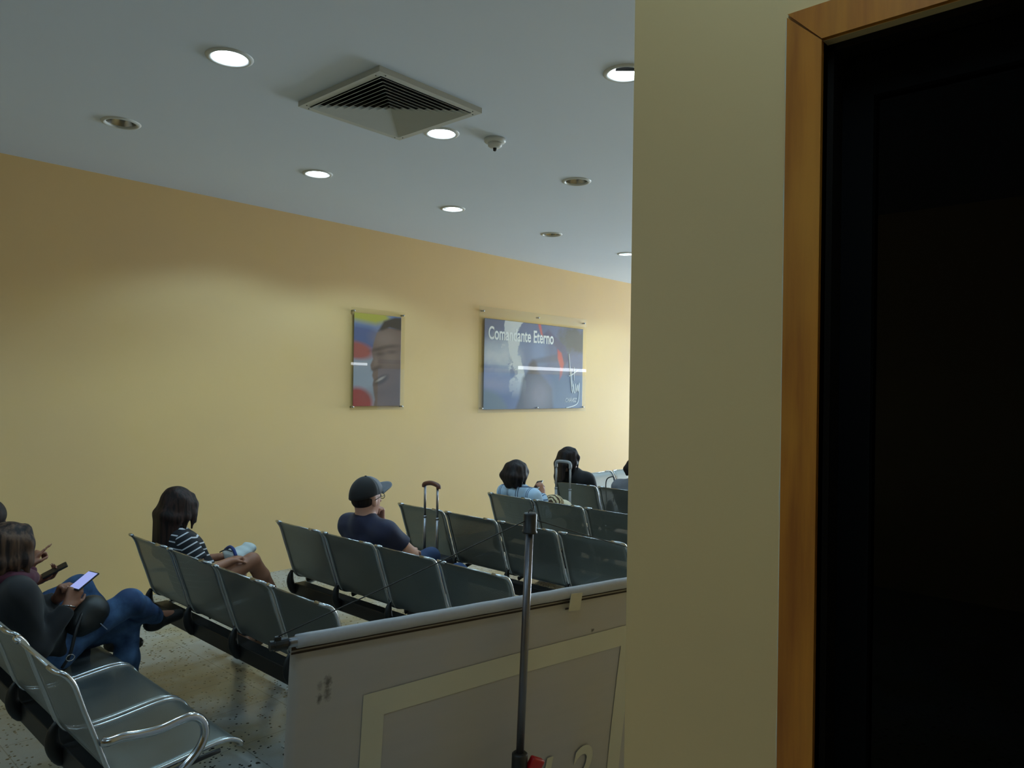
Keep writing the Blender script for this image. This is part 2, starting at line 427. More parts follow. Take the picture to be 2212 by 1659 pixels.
def make_downlight(lit):
    t = empty('ceiling_downlight', (0, 0, HC), '', 'ceiling light', GRP)
    bm_obj('trim_ring', ring_mesh(), M_white, t, True)
    bm = bmesh.new()
    if lit:
        lathe(bm, [(R-.004, .0), (R-.010, .045), (R-.016, .075)], seg=40)
        bm_obj('reflector', bm, M_reflector, t, True)
        latheo('lamp_glass', [(R-.008, .040), (R-.02, .032), (.02, .028)], (0, 0, 0), M_lamp, t, 40)
        li = bpy.data.lights.new('lamp_light', 'SPOT'); li.energy = 40; li.color = (.50, .81, 1); li.spot_size = math.radians(137); li.spot_blend = .30; li.shadow_soft_size = .05
        lo = bpy.data.objects.new('lamp_light', li); COL.objects.link(lo); lo.parent = t; lo.location = (0, 0, -.016)
    else:
        lathe(bm, [(R-.004, .0), (R-.012, .04), (R-.035, .085), (.02, .10), (.001, .10)], seg=40)
        bm_obj('reflector', bm, M_reflector, t, True)
        b2 = bmesh.new()
        tube(b2, [(-.05, 0, .05), (.045, .0, .05)], .012, 12); tube(b2, [(-.05, .03, .05), (.045, .03, .05)], .012, 12)
        bm_obj('bulb', b2, M_bulb, t, True)
    return t
def copy_tree(o, parent=None):
    c = o.copy(); COL.objects.link(c)
    if parent: c.parent = parent
    for ch in list(o.children): copy_tree(ch, c)
    return c
proto = {True: make_downlight(True), False: make_downlight(False)}; used = set()
for x, y, lit, lab in spots:
    t = proto[lit] if lit not in used else copy_tree(proto[lit]); used.add(lit)
    t.location = (x, y, HC); t.rotation_euler = (0, 0, random.random()*3)
    t['label'] = lab or ('lit ceiling downlight outside the picture' if lit else 'unlit ceiling downlight outside the picture')
# one lamp glass has a broken, dark patch
for o in bpy.data.objects:
    if o.name.startswith('ceiling_downlight') and 'dark patch' in o.get('label', ''):
        boxo('dark_patch', (.0, .03, .012), (.11, .06, .004), M_dark, o, .001)['label'] = 'dark patch on the lamp glass'

# unseen fluorescent fixture added to brighten the near wall end, outside the frame
t = empty('fill_ceiling_lamp', (.50, .30, HC), 'fluorescent fill lamp added unseen over the entrance side, outside the picture', 'ceiling light')
boxo('housing', (0, 0, -.03), (1.3, .34, .06), M_white, t, .008)
boxo('diffuser', (0, 0, -.066), (1.24, .28, .012), emit('fill_lamp_diffuser', (.48, .78, 1, 1), 12), t)
# air vent -------------------------------------------------------------------
t = empty('air_vent', (2.826, 3.615, HC), 'square four way air vent with nested louvres on the ceiling', 'vent')
t.rotation_euler = (0, 0, .008); S = .396
def sqring(bm, prof):
    rings = [[bm.verts.new((sx*a, sy*a, z)) for sx, sy in ((-1, -1), (1, -1), (1, 1), (-1, 1))] for a, z in prof]
    for i in range(len(rings)-1):
        for k in range(4): bm.faces.new((rings[i][k], rings[i][(k+1) % 4], rings[i+1][(k+1) % 4], rings[i+1][k]))
bm = bmesh.new(); sqring(bm, [(S, 0), (S, -.032), (S-.045, -.032), (S-.045, -.004)]); bm_obj('frame', bm, M_vent, t)
boxo('plenum_shade_plate', (0, 0, -.003), (2*S-.05, 2*S-.05, .004), M_dark, t)  # flat black plate: shade of the hollow behind the louvres put into colour
for k in range(9):
    a = S-.052-k*.0355; bm = bmesh.new()
    sqring(bm, [(a, -.036), (a-.0395, -.012), (a-.0405, -.0135), (a-.001, -.0375), (a, -.036)]); bm_obj('louvre', bm, M_vent, t)
bm = bmesh.new(); sqring(bm, [(.03, -.036), (.004, -.018)]); box(bm, (0, 0, -.016), (.012, .012, .006)); bm_obj('centre_plate', bm, M_vent, t)
for sx in (-1, 1):
    for sy in (-1, 1):
        for d in ((.85, .945), (.945, .85)):
            latheo('screw', [(.004, 0), (.004, -.003)], (sx*S*d[0], sy*S*d[1], -.0315), M_beam, t, 8)
# smoke detector
t = empty('smoke_detector', (3.69, 3.555, HC), 'small white smoke detector on the ceiling right of the air vent', 'smoke detector')
latheo('base', [(.075, 0), (.075, -.018), (.066, -.026), (.05, -.028)], (0, 0, 0), M_white, t)
latheo('dome', [(.05, -.026), (.047, -.05), (.034, -.06), (.012, -.062)], (0, 0, 0), M_white, t)
latheo('sensor_tip', [(.013, -.06), (.012, -.08), (.005, -.084)], (0, 0, 0), M_beam, t, 16)

# door ------------------------------------------------------------------------
d = empty('door_1', (XP, DY1, 0), 'dark glass door in a varnished wooden frame at the right edge', 'door'); d['kind'] = 'structure'
def dpart(name, c, s, mat, bevel=0): return boxo(name, (c[0]-XP, c[1]-DY1, c[2]), s, mat, d, bevel)
CW = .060
def prism(name, pts, x0, x1, mat):
    bm = bmesh.new(); a = [bm.verts.new((x0-XP, y-DY1, z)) for y, z in pts]; b = [bm.verts.new((x1-XP, y-DY1, z)) for y, z in pts]
    bm.faces.new(a); bm.faces.new(b[::-1])
    for i in range(len(a)): bm.faces.new((a[i], b[i], b[(i+1) % len(a)], a[(i+1) % len(a)]))
    return bm_obj(name, bm, mat, d)
g = .0012
prism('frame_jamb', [(DY1, 0), (DY1, DZ-g), (DY1+CW-.001, DZ+CW-.004-g), (DY1+CW, 0)], XP-.010, XP+.02, M_wood)
prism('frame_header', [(DY1, DZ+g), (DY0, DZ+g), (DY0, DZ+CW), (DY1+CW-.002, DZ+CW)], XP-.010, XP+.02, M_wood)
prism('frame_jamb', [(DY0, 0), (DY0, DZ-g), (DY0-CW, DZ+CW-.004), (DY0-CW, 0)], XP-.010, XP+.02, M_wood)
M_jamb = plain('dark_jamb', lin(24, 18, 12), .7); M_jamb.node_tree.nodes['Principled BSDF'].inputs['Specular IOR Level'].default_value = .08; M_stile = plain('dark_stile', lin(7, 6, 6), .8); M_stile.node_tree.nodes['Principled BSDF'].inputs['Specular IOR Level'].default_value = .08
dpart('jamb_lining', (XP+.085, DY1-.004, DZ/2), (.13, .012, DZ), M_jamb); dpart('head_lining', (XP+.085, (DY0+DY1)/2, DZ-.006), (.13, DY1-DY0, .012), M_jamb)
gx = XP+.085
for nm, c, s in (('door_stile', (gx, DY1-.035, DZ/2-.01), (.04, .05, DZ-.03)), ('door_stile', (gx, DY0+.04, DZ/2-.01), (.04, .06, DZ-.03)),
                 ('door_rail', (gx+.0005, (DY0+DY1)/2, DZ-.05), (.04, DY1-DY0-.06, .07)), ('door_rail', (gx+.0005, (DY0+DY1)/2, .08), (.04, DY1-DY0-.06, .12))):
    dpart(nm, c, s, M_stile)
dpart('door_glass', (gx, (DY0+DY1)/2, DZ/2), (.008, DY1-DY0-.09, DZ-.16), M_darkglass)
# thin ragged paint bead along the frame
bm = bmesh.new(); tube(bm, [(XP-.001-XP, CW+.002+random.uniform(-.001, .0012), z) for z in np.linspace(.0, DZ+CW-.004, 50)], .0022, 6)
bm_obj('paint_bead', bm, plain('pale_paint_bead', lin(214, 208, 184), .5), d)
bm = bmesh.new(); tube(bm, [(XP-.001-XP, y-DY1, DZ+CW+.002+random.uniform(-.0006, .0012)) for y in np.linspace(DY1+CW, DY0-CW, 30)], .0025, 6)
bm_obj('paint_bead', bm, MATS['pale_paint_bead'], d)

# ------------------------------------------------------------------ seating
ZT = .885
PROF = [(0, 0), (.018, -.006), (.034, -.022), (.055, -.058), (.085, -.15), (.12, -.25), (.15, -.34), (.168, -.385), (.19, -.415), (.225, -.432),
        (.29, -.442), (.38, -.438), (.47, -.428), (.55, -.420), (.60, -.421), (.635, -.433), (.658, -.452), (.67, -.475)]
PROF = [(p.x, p.y+ZT) for p in catmull([(x, z, 0) for x, z in PROF], 3)]
SL = np.concatenate([[0], np.cumsum([math.dist(PROF[i], PROF[i+1]) for i in range(len(PROF)-1)])])
W = .53; PITCH = .5658
def inset(s):
    r = .045; dd = min(s, SL[-1]-s)
    return 0 if dd >= r else r-math.sqrt(max(r*r-(r-dd)**2, 0))
def shell_mesh():
    me = bpy.data.meshes.new('seat_shell'); vs, fs, uv, ed = [], [], [], []
    K = 14
    ii = [0]+[j for j in range(1, len(PROF))]
    for i in ii:
        a = min(inset(SL[i]), .03)
        for k in range(K+1):
            y = -(a+.004+(W-2*a-.008)*k/K)
            vs.append((PROF[i][0], y, PROF[i][1])); uv.append((y, SL[i])); ed.append(min(-y-a, W+y-a, SL[i], SL[-1]-SL[i]))
    for i in range(len(PROF)-1):
        for k in range(K):
            q = i*(K+1)+k; fs.append((q, q+1, q+K+2, q+K+1))
    me.from_pydata(vs, [], fs); ul = me.uv_layers.new(name='UVMap')
    for lp in me.loops: ul.data[lp.index].uv = uv[lp.vertex_index]
    a = me.attributes.new('edge', 'FLOAT', 'POINT'); a.data.foreach_set('value', np.array(ed, np.float32))
    me.materials.append(M_perf); me.polygons.foreach_set('use_smooth', [True]*len(fs)); return me
SHELL = shell_mesh()
def edge_bm(side):
    pts = []
    for i in range(len(PROF)):
        a = inset(SL[i])
        if SL[i] < .004: a = .045
        y = -a if side == 0 else -(W-a)
        pts.append((PROF[i][0], y, PROF[i][1]))
    y0 = -.085 if side == 0 else -(W-.085)
    pts = [(PROF[0][0]-.001, y0, PROF[0][1]+.001)]+pts
    bm = bmesh.new(); tube(bm, pts, .0095, 8); return bm
EDGE = []
for sd in (0, 1):
    bm = edge_bm(sd); me = bpy.data.meshes.new('edge_tube'); bmesh.ops.recalc_face_normals(bm, faces=bm.faces); bm.to_mesh(me); bm.free()
    me.materials.append(M_edge); me.polygons.foreach_set('use_smooth', [True]*len(me.polygons)); EDGE.append(me)
def rim_bm(top):
    bm = bmesh.new(); p = PROF[0] if top else PROF[-1]
    tube(bm, [(p[0], -.08, p[1]), (p[0], -W+.08, p[1])], .004, 6); return bm
def bracket_bm():
    bm = bmesh.new()
    pts = [(.162, -.385), (.150, -.42), (.148, -.46), (.160, -.50), (.185, -.535), (.225, -.55)]
    tube(bm, [(x, 0, z+ZT) for x, z in pts], [.011, .022, .028, .030, .030, .024], 12, 3)
    tube(bm, [(x, 0, z+ZT) for x, z in [(.285, -.475), (.36, -.462), (.46, -.449), (.56, -.443)]], [.016, .013, .011, .009], 10, 3)
    bmesh.ops.scale(bm, vec=(1, .8, 1), verts=bm.verts)
    return bm
ARM = [(.155, .555), (.20, .556), (.26, .546), (.33, .541), (.405, .551), (.45, .549), (.487, .52), (.498, .47), (.480, .425), (.445, .39), (.405, .362), (.35, .338), (.28, .325)]
def arm_bm(y):
    bm = bmesh.new(); tube(bm, [(.14, y+.01 if y < -1 else y-.01, .617)]+[(x, y, z+.06) for x, z in ARM], .0165, 12, 4); return bm
def bench_row(loc, rotz, label, arms=(1, 1)):
    t = empty('seating_bench', loc, label, 'bench', 'rows of perforated steel waiting seats', rotz)
    L = 3*PITCH+W
    boxo('beam', (.225, -L/2, .360), (.088, L+.05, .086), M_beam, t, .008)
    for y in (-1.98,):
        bm = bmesh.new(); box(bm, (.235, y, .19), (.06, .045, .31), .006); box(bm, (.225, y, .019), (.27, .20, .012), .005); box(bm, (.225, y, .03), (.14, .10, .014), .004)
        lg = bm_obj('leg', bm, M_beam, t)
        for x in (.12, .33): latheo('foot_pad', [(.02, 0), (.024, .004), (.02, .013)], (x, y, .0), M_black, lg, 12)
    gapc = (PITCH-W)/2
    for k in range(5):
        bm = bracket_bm(); bmesh.ops.translate(bm, vec=(0, -k*PITCH+gapc, 0), verts=bm.verts); bm_obj('bracket', bm, M_beam, t, True)
    for k in range(4):
        s = bpy.data.objects.new('seat_shell', SHELL); COL.objects.link(s); s.parent = t; s.location = (0, -k*PITCH, 0)
        md = s.modifiers.new('thickness', 'SOLIDIFY'); md.thickness = .0018; md.offset = 0
        for sd in (0, 1):
            e = bpy.data.objects.new('edge_tube', EDGE[sd]); COL.objects.link(e); e.parent = s
        bm_obj('top_rim', rim_bm(True), M_edge, s, True); bm_obj('front_rim', rim_bm(False), M_edge, s, True)
    if arms[0]: bm_obj('armrest', arm_bm(.022), M_chrome, t, True)
    if arms[1]: bm_obj('armrest', arm_bm(-L-.022), M_chrome, t, True)
    return t
RX = [.81, 1.8565, 2.7717, 3.9143, 4.9149, 6.0531]; RY = [4.99, 5.009, 4.801, 4.845, 4.775, 4.903]
SK = [0, .004, .009, .01, -.02, -.01]
LAB = ['nearest steel seat row at the lower left corner with a chrome armrest loop',
       'steel seat row where the woman in the striped top sits',
       'steel seat row where the man in the cap sits',
       'empty steel seat row behind the suitcase with the brown handle',
       'steel seat row where the woman in the light blue checked shirt sits',
       'brownish farthest parallel seat row where the woman in black sits']
for i in range(6): bench_row((RX[i], RY[i], 0), SK[i]*1.0, LAB[i])
bench_row((9.03, 5.07, 0), -math.pi/2, 'bright steel seat bench along the far wall, lit by daylight', (1, 0))
def SEAT(r, k): return RX[r], RY[r]-k*PITCH-W/2

# ------------------------------------------------------------------ posters
def softshape(dist, w): return np.clip(.5-dist/w, 0, 1)
def over(img, c, a): return img*(1-a[..., None])+np.array(c[:3])*a[..., None]
def fbm(u, v, s, seed):
    r = np.random.default_rng(seed); o = np.zeros_like(u); amp = 1
    for k in range(5):
        for _ in range(3):
            a = r.uniform(0, 2*np.pi); f = s*2**k*r.uniform(.7, 1.3)
            o += amp*np.sin(f*(u*np.cos(a)+v*np.sin(a))+r.uniform(0, 6.28)+.8*np.sin(f*.6*v+r.uniform(0, 6)))/3
        amp *= .55
    return o
def ell(u, v, cx, cy, rx, ry, rot=0):
    c, s = math.cos(rot), math.sin(rot); x = (u-cx)*c+(v-cy)*s; y = -(u-cx)*s+(v-cy)*c
    return (np.sqrt((x/rx)**2+(y/ry)**2)-1)*min(rx, ry)
def poly(u, v, pts):
    d = np.full(u.shape, 1e9); s = np.ones(u.shape); n = len(pts)
    for i in range(n):
        ax, ay = pts[i]; bx, by = pts[i-1]; ex, ey = bx-ax, by-ay; wx, wy = u-ax, v-ay
        t = np.clip((wx*ex+wy*ey)/(ex*ex+ey*ey+1e-12), 0, 1)
        d = np.minimum(d, (wx-ex*t)**2+(wy-ey*t)**2)
        c1 = v >= ay; c2 = v < by; c3 = ex*wy > ey*wx
        s = np.where((c1 & c2 & c3) | (~c1 & ~c2 & ~c3), -s, s)
    return s*np.sqrt(d)
def paint_portrait(u, v):          # u 0..1, v 0(bottom)..1.8
    img = np.zeros(u.shape+(3,))+np.array(lin(150, 158, 176)[:3])
    img = over(img, lin(118, 136, 182), softshape(.95-v+.1*np.sin(5*u), .3))
    img = over(img, lin(76, 94, 146), softshape(poly(u, v, [(-.1, 1.52), (.3, 1.5), (.7, 1.35), (.7, 1.1), (.3, 1.08), (-.1, 1.22)]), .10))
    img = over(img, lin(186, 176, 66), softshape(poly(u, v, [(-.1, 1.9), (.62, 1.9), (.75, 1.66), (.45, 1.56), (-.1, 1.62)]), .12))
    img = over(img, lin(168, 78, 74), softshape(ell(u, v, .02, 1.05, .38, .16, -.12), .08))
    img = over(img, lin(160, 46, 52), softshape(ell(u, v, .06, .05, .34, .30), .10))
    skin = lin(116, 90, 84)
    face = poly(u, v, [(1.1, 1.5), (.62, 1.52), (.47, 1.40), (.40, 1.18), (.37, 1.02), (.40, .90), (.345, .78), (.36, .70), (.40, .66), (.385, .58), (.415, .50), (.40, .40), (.42, .28), (.45, .12), (.40, -.1), (1.1, -.1)])
    img = over(img, skin, softshape(face, .03))
    img = over(img, lin(150, 128, 122), softshape(ell(u, v, .66, 1.3, .26, .15, -.1), .2)*.6)
    img = over(img, lin(150, 128, 122), softshape(ell(u, v, .80, .92, .18, .14), .2)*.55)
    img = over(img, lin(146, 122, 116), softshape(ell(u, v, .46, .86, .05, .12), .1)*.5)
    img = over(img, lin(44, 32, 32), softshape(ell(u, v, .50, 1.09, .15, .03, .25), .05)*.7)
    img = over(img, lin(44, 32, 32), softshape(ell(u, v, .78, 1.16, .16, .03, .12), .05)*.6)
    img = over(img, lin(44, 32, 32), softshape(ell(u, v, .54, 1.00, .09, .03, .1), .05)*.6)
    img = over(img, lin(44, 32, 32), softshape(ell(u, v, .80, 1.05, .09, .03, .1), .05)*.5)
    img = over(img, lin(44, 32, 32), softshape(ell(u, v, .47, .72, .08, .03, .4), .06)*.7)
    img = over(img, lin(44, 32, 32), softshape(ell(u, v, .58, .50, .17, .075, .5), .05)*.75)
    img = over(img, lin(186, 170, 162), softshape(ell(u, v, .565, .52, .10, .022, .5), .025)*.8)
    img = over(img, lin(84, 66, 66), softshape(ell(u, v, .62, .25, .3, .1, .1), .2)*.5)
    img = over(img, lin(84, 68, 68), softshape(ell(u, v, 1.0, .3, .25, .5), .4)*.6)
    img = over(img, lin(40, 32, 34), softshape(poly(u, v, [(1.1, 1.75), (.85, 1.73), (.62, 1.64), (.5, 1.44), (.6, 1.46), (.74, 1.52), (1.1, 1.46)]), .05))
    return img
def paint_sky(u, v):               # u 0..1.4, v 0..1
    img = np.zeros(u.shape+(3,))+np.array(lin(70, 92, 142)[:3])
    img = over(img, lin(126, 146, 182), softshape(ell(u, v, .3, .62, .4, .3), .4)*.8)
    img = over(img, lin(36, 56, 108), softshape(ell(u, v, .2, .93, .35, .12), .25)*.7)
    img = over(img, lin(196, 200, 208), softshape(ell(u, v, .14, .58, .24, .16, .3)+.05*fbm(u, v, 12, 3), .22)*.85)
    img = over(img, lin(92, 108, 168), softshape(ell(u, v, .08, .36, .2, .12)+.05*fbm(u, v, 14, 8), .2)*.7)
    f = fbm(u, v, 26, 5)
    col = np.abs(u-.40-.05*np.sin(6*v))-.085+.05*f
    img = over(img, lin(206, 208, 212), softshape(col, .02)*softshape(.22-v, .2)*.9)
    img = over(img, lin(74, 92, 136), softshape(np.abs(u-.40)-.06-.05*fbm(u, v, 30, 11)-.02, .02)*softshape(np.abs(v-.45)-.12, .1)*.6*(f > .2))
    img = over(img, lin(62, 84, 132), softshape(ell(u, v, .78, .62, .26, .26), .2)*.7)
    img = over(img, lin(112, 140, 186), softshape(ell(u, v, .72, .66, .12, .16), .12)*.7)
    img = over(img, lin(40, 54, 56), softshape(ell(u, v, 1.26, .84, .24, .16)+.05*fbm(u, v, 20, 6), .1)*.85)
    img = over(img, lin(44, 52, 108), softshape(poly(u, v, [(.76, .86), (.86, .95), (.94, .88), (1.12, .76), (1.17, .6), (1.1, .5), (1.02, .6), (.98, .74), (.86, .82)]), .03)*.85)
    img = over(img, lin(196, 62, 66), softshape(poly(u, v, [(1.0, .72), (1.06, .68), (1.10, .55), (1.07, .4), (1.03, .34), (1.045, .5), (1.0, .62)]), .02))
    img = over(img, lin(196, 70, 76), softshape(poly(u, v, [(.70, 1.02), (.74, 1.02), (.78, .86), (.75, .88)]), .02))
    img = over(img, lin(40, 58, 94), softshape(poly(u, v, [(.62, .58), (1.0, .66), (1.0, .57), (.64, .53)]), .03)*.6)
    img = over(img, lin(70, 92, 118), softshape(np.abs(v-.2)-.22, .2)*softshape(.9-u, .1)*.7)
    img = over(img, lin(34, 32, 46), softshape(poly(u, v, [(.36, -.1), (.46, .12), (.50, .36), (.58, .44), (.72, .44), (.84, .34), (.92, .24), (.96, -.1)]), .04)*.85)
    img = over(img, lin(32, 30, 42), softshape(ell(u, v, .645, .48, .065, .085), .04)*.85)
    img = over(img, lin(142, 132, 146), softshape(ell(u, v, .74, .18, .16, .2), .2)*.7)
    img = over(img, lin(138, 138, 166), softshape(ell(u, v, .12, .28, .26, .08), .12)*.7)
    img = over(img, lin(88, 108, 120), softshape(ell(u, v, .0, -.12, .33, .34), .06)*.8)
    return img
def grid_print(name, x0, x1, z0, z1, y, nx, nz, fn, us, vs_, parent):
    X, Z = np.meshgrid(np.linspace(x0, x1, nx), np.linspace(z0, z1, nz), indexing='ij')
    U, Vv = np.meshgrid(np.linspace(0, us, nx), np.linspace(0, vs_, nz), indexing='ij')
    img = fn(U, Vv); P = np.stack([X, np.full_like(X, y), Z], -1).reshape(-1, 3)
    idx = np.arange(nx*nz).reshape(nx, nz)
    fs = np.stack([idx[:-1, :-1], idx[1:, :-1], idx[1:, 1:], idx[:-1, 1:]], -1).reshape(-1, 4)
    c = np.concatenate([img.reshape(-1, 3), np.ones((nx*nz, 1))], 1)
    o = np_obj(name, P, fs, M_print, parent, False, {'print': c})
    md = o.modifiers.new('paper', 'SOLIDIFY'); md.thickness = .0008; md.offset = -1
    return o
def poster(x0, x1, z0, z1, ix0, ix1, iz0, iz1, label, pins, fn, us, vs_, nx, nz):
    cx, cz = (x0+x1)/2, (z0+z1)/2
    t = empty('acrylic_poster', (cx, YW, cz), label, 'poster', 'acrylic covered posters on the wall')
    grid_print('print', ix0-cx, ix1-cx, iz0-cz, iz1-cz, -.0285, nx, nz, fn, us, vs_, t)
    boxo('acrylic_front', (0, -.036, 0), (x1-x0, .006, z1-z0), M_acrylic, t)
    boxo('acrylic_back', (0, -.0235, 0), (x1-x0, .005, z1-z0), clear('acrylic_back_sheet', (.985, .985, .97, 1), 1.05), t)
    for px, pz in pins:
        bm = bmesh.new(); lathe(bm, [(.011, 0), (.011, .05), (.006, .053)], (0, 0, 0), 16, True)
        bmesh.ops.rotate(bm, verts=bm.verts, cent=(0, 0, 0), matrix=Matrix.Rotation(math.pi/2, 3, 'X'))
        bmesh.ops.translate(bm, vec=(px-cx, 0, pz-cz), verts=bm.verts); bm_obj('standoff', bm, M_chrome, t, True)
    return t, cx, cz
ZP = EYE
x0, x1, z0, z1 = 4.702, 5.441, ZP-.267, ZP+.844
poster(x0, x1, z0, z1, 4.742, 5.392, ZP-.225, ZP+.79, 'small upright portrait poster of a smiling man, left of the wide blue poster',
       [(x0+.03, z1-.035), (x1-.03, z1-.035), (x0+.03, z0+.035), (x1-.03, z0+.035)], paint_portrait, 1, 1.75, 130, 220)
x0, x1, z0, z1 = 6.6476, 8.923, ZP-.329, ZP+1.0385
t, cx, cz = poster(x0, x1, z0, z1, 6.75, 8.85, ZP-.285, ZP+.89, 'wide blue poster with white lettering and a signature, right of the small portrait',
       [(x0+.07, z1-.06), ((x0+x1)/2+.02, z1-.06), (x1-.06, z1-.06), (x0+.07, z0+.06), ((x0+x1)/2+.02, z0+.06), (x1-.06, z0+.06)], paint_sky, 1.4, 1.0, 300, 220)
def text(name, s, size, loc, xs, mat, parent, rot, ext=.0006, shear=0, bold=0):
    cu = bpy.data.curves.new(name, 'FONT'); cu.body = s; cu.size = size; cu.extrude = ext; cu.offset = bold; cu.shear = shear
    o = bpy.data.objects.new(name, cu); COL.objects.link(o); cu.materials.append(mat); o.parent = parent
    dg = bpy.context.evaluated_depsgraph_get(); me = bpy.data.meshes.new_from_object(o.evaluated_get(dg))
    bpy.data.objects.remove(o); o = bpy.data.objects.new(name, me); COL.objects.link(o); o.parent = parent
    o.location = loc; o.rotation_euler = rot; o.scale = (xs, 1, 1); return o
text('printed_lettering', 'Comandante Eterno', .235, (6.82-cx, -.0302, ZP+.63-cz), .69, M_ink, t, (math.pi/2, 0, 0), .0006, 0, .0045)
def ink(bm, pts, r=.009): tube(bm, [(x, -.0302, z) for x, z in pts], r, 6, 5)
bm = bmesh.new()
sx = 8.42-cx; sz = -.24+ZP-cz
def S(u, v): return (sx+u*.40, sz+v*.75)
ink(bm, [S(.22, 1.0), S(.27, .82), S(.36, .5), S(.42, .28)]); ink(bm, [S(.40, .72), S(.42, .5), S(.46, .36)], .0075)
ink(bm, [S(.22, .56), S(.45, .6), S(.75, .68)], .0075); ink(bm, [S(.56, .74), S(.54, .6), S(.55, .48)], .0075)
ink(bm, [S(.42, .3), S(.48, .24), S(.52, .42), S(.56, .26), S(.62, .25), S(.64, .42), S(.70, .26), S(.76, .4), S(.80, .26), S(.86, .44), S(.86, .2), S(.78, .04), S(.5, -.02), S(.1, -.05)], .0075)
text_o = text('printed_signature', 'CHÁVEZ', .085, (sx+.02, -.0302, sz+.045), .8, M_ink, t, (math.pi/2, 0, 0), .0006, .3)
bm_obj('signature_stroke', bm, M_ink, t, True)

# ------------------------------------------------------------------ banner stand
ZB = 1.075
A = V((1.205, 2.008, ZB)); B = V((2.89, 1.585, ZB)); ex = (B-A).normalized(); Lb = (B-A).length
tilt = .15; nrm = V((-ex.y, ex.x, 0)).normalized()        # away from the camera
if nrm.y < 0: nrm = -nrm
ez = (V((0, 0, 1))*math.cos(tilt)-nrm*math.sin(tilt))      # upward along the sheet, top leaning to camera
t = empty('banner_stand', A, 'low grey banner seen from behind with a tube along its top, hanging from cords', 'banner')
mm = Matrix((( ex.x, -(ex.cross(ez)).x*-1, ez.x, A.x), (ex.y, (ez.cross(ex)).y, ez.y, A.y), (ex.z, (ez.cross(ex)).z, ez.z, A.z), (0, 0, 0, 1)))
ey = ez.cross(ex)
for i in range(3): mm[i][0] = ex[i]; mm[i][1] = ey[i]; mm[i][2] = ez[i]
t.matrix_world = mm
# local frame: x along the tube, z up along the sheet, -y faces the camera
TR = .021; s0 = .02; HB = 1.0
bm = bmesh.new(); nx, nz = 40, 24; vs = {}
for i in range(nx+1):
    for j in range(nz+1):
        x = s0+(Lb-2*s0)*i/nx; z = -.015-HB*j/nz
        y = .014+.004*math.sin(3.3*x+5*z)*min(1, j/4)+.003*math.sin(9*x)*(j/nz)
        vs[i, j] = bm.verts.new((x, y, z))
for i in range(nx):
    for j in range(nz): bm.faces.new((vs[i, j], vs[i+1, j], vs[i+1, j+1], vs[i, j+1]))
sheet = bm_obj('banner_sheet', bm, M_banner, t, True); md = sheet.modifiers.new('t', 'SOLIDIFY'); md.thickness = .0015; md.offset = 1
tubeo('top_tube', [(-.035, 0, 0), (Lb+.035, 0, 0)], .015, M_alu, t, 16)
bm = bmesh.new(); tube(bm, [(s0+.012+k*(Lb-2*s0-.024)/40, .0006*math.sin(k*1.3), .0004*math.sin(k*2.1)) for k in range(41)], TR, 20); bm_obj('hem_sleeve', bm, M_sleeve, t, True)
for x, dx in ((-.022, -1), (Lb+.022, 1)):
    bm = bmesh.new(); tube(bm, [(x-dx*.025, 0, 0), (x+dx*.012, 0, 0)], .019, 16); tube(bm, [(x+dx*.012, 0, 0), (x+dx*.027, 0, 0)], .015, 16); box(bm, (x+dx*.005, -.004, .022), (.02, .012, .014), .003)
    bm_obj('end_cap', bm, M_black, t)
def strip(name, pts, mat, y=-.0015, th=.0012):
    bm = bmesh.new(); f = [bm.verts.new((x, y+.010, z)) for x, z in pts]; b = [bm.verts.new((x, y+th+.010, z)) for x, z in pts]
    bm.faces.new(f); bm.faces.new(b[::-1])
    for i in range(len(f)): bm.faces.new((f[i], b[i], b[(i+1) % len(f)], f[(i+1) % len(f)]))
    return bm_obj(name, bm, mat, sheet)
HX = Lb-2*s0
def quads(bm, segs, y):
    for (xa, za, xb, zb, w_) in segs: pass
bm = bmesh.new()
def rect(bm, xa, xb, za, zb, sh=0):
    def yy(x, z): return .0108+.004*math.sin(3.3*x+5*z)*min(1, (-z-.015)/HB*nz/4)+.003*math.sin(9*x)*((-z-.015)/HB)
    nn = max(2, int((xb-xa)/.04)); mmn = max(1, int((zb-za)/.04)); g = {}
    for i in range(nn+1):
        for j in range(mmn+1):
            x = xa+(xb-xa)*i/nn; z = za+(zb-za)*j/mmn; z += sh*(x-.272)*(1 if za > -.9 or j == mmn else .2); x += .014*max(0, -.27-z)*(sh > 0); g[i, j] = bm.verts.new((x, yy(x, z), z))
    for i in range(nn):
        for j in range(mmn): bm.faces.new((g[i, j], g[i+1, j], g[i+1, j+1], g[i, j+1]))
rect(bm, .272, 1.475, -.325, -.237, .0386); rect(bm, .272, .350, -.97, -.325, .0386); rect(bm, 1.405, 1.475, -1.0, -.325, .0386)
pb = bm_obj('printed_border', bm, M_border, sheet, True)
bm = bmesh.new(); rect(bm, s0+.002, Lb-s0-.002, -.0345, -.0235); h1 = bm_obj('hem_stitching', bm, M_hem, sheet)
bm = bmesh.new(); rect(bm, s0+.002, Lb-s0-.002, -.0475, -.0405); bm_obj('hem_stitching', bm, M_hem, sheet)
text('printed_number', '1 2', .30, (1.01, .006, -.895), .80, M_border, sheet, (math.pi/2, 0, 0), .0008, .12, .004)
bm = bmesh.new(); box(bm, (1.105, -.0225, -.03), (.056, .0018, .07), .0, Matrix.Rotation(.05, 3, 'Y')); bm_obj('tape_piece', bm, M_tape, sheet)
bm = bmesh.new(); box(bm, (1.105, .0085, -.07), (.042, .001, .006), 0, Matrix.Rotation(.05, 3, 'Y')); bm_obj('tape_edge', bm, M_hem, sheet)
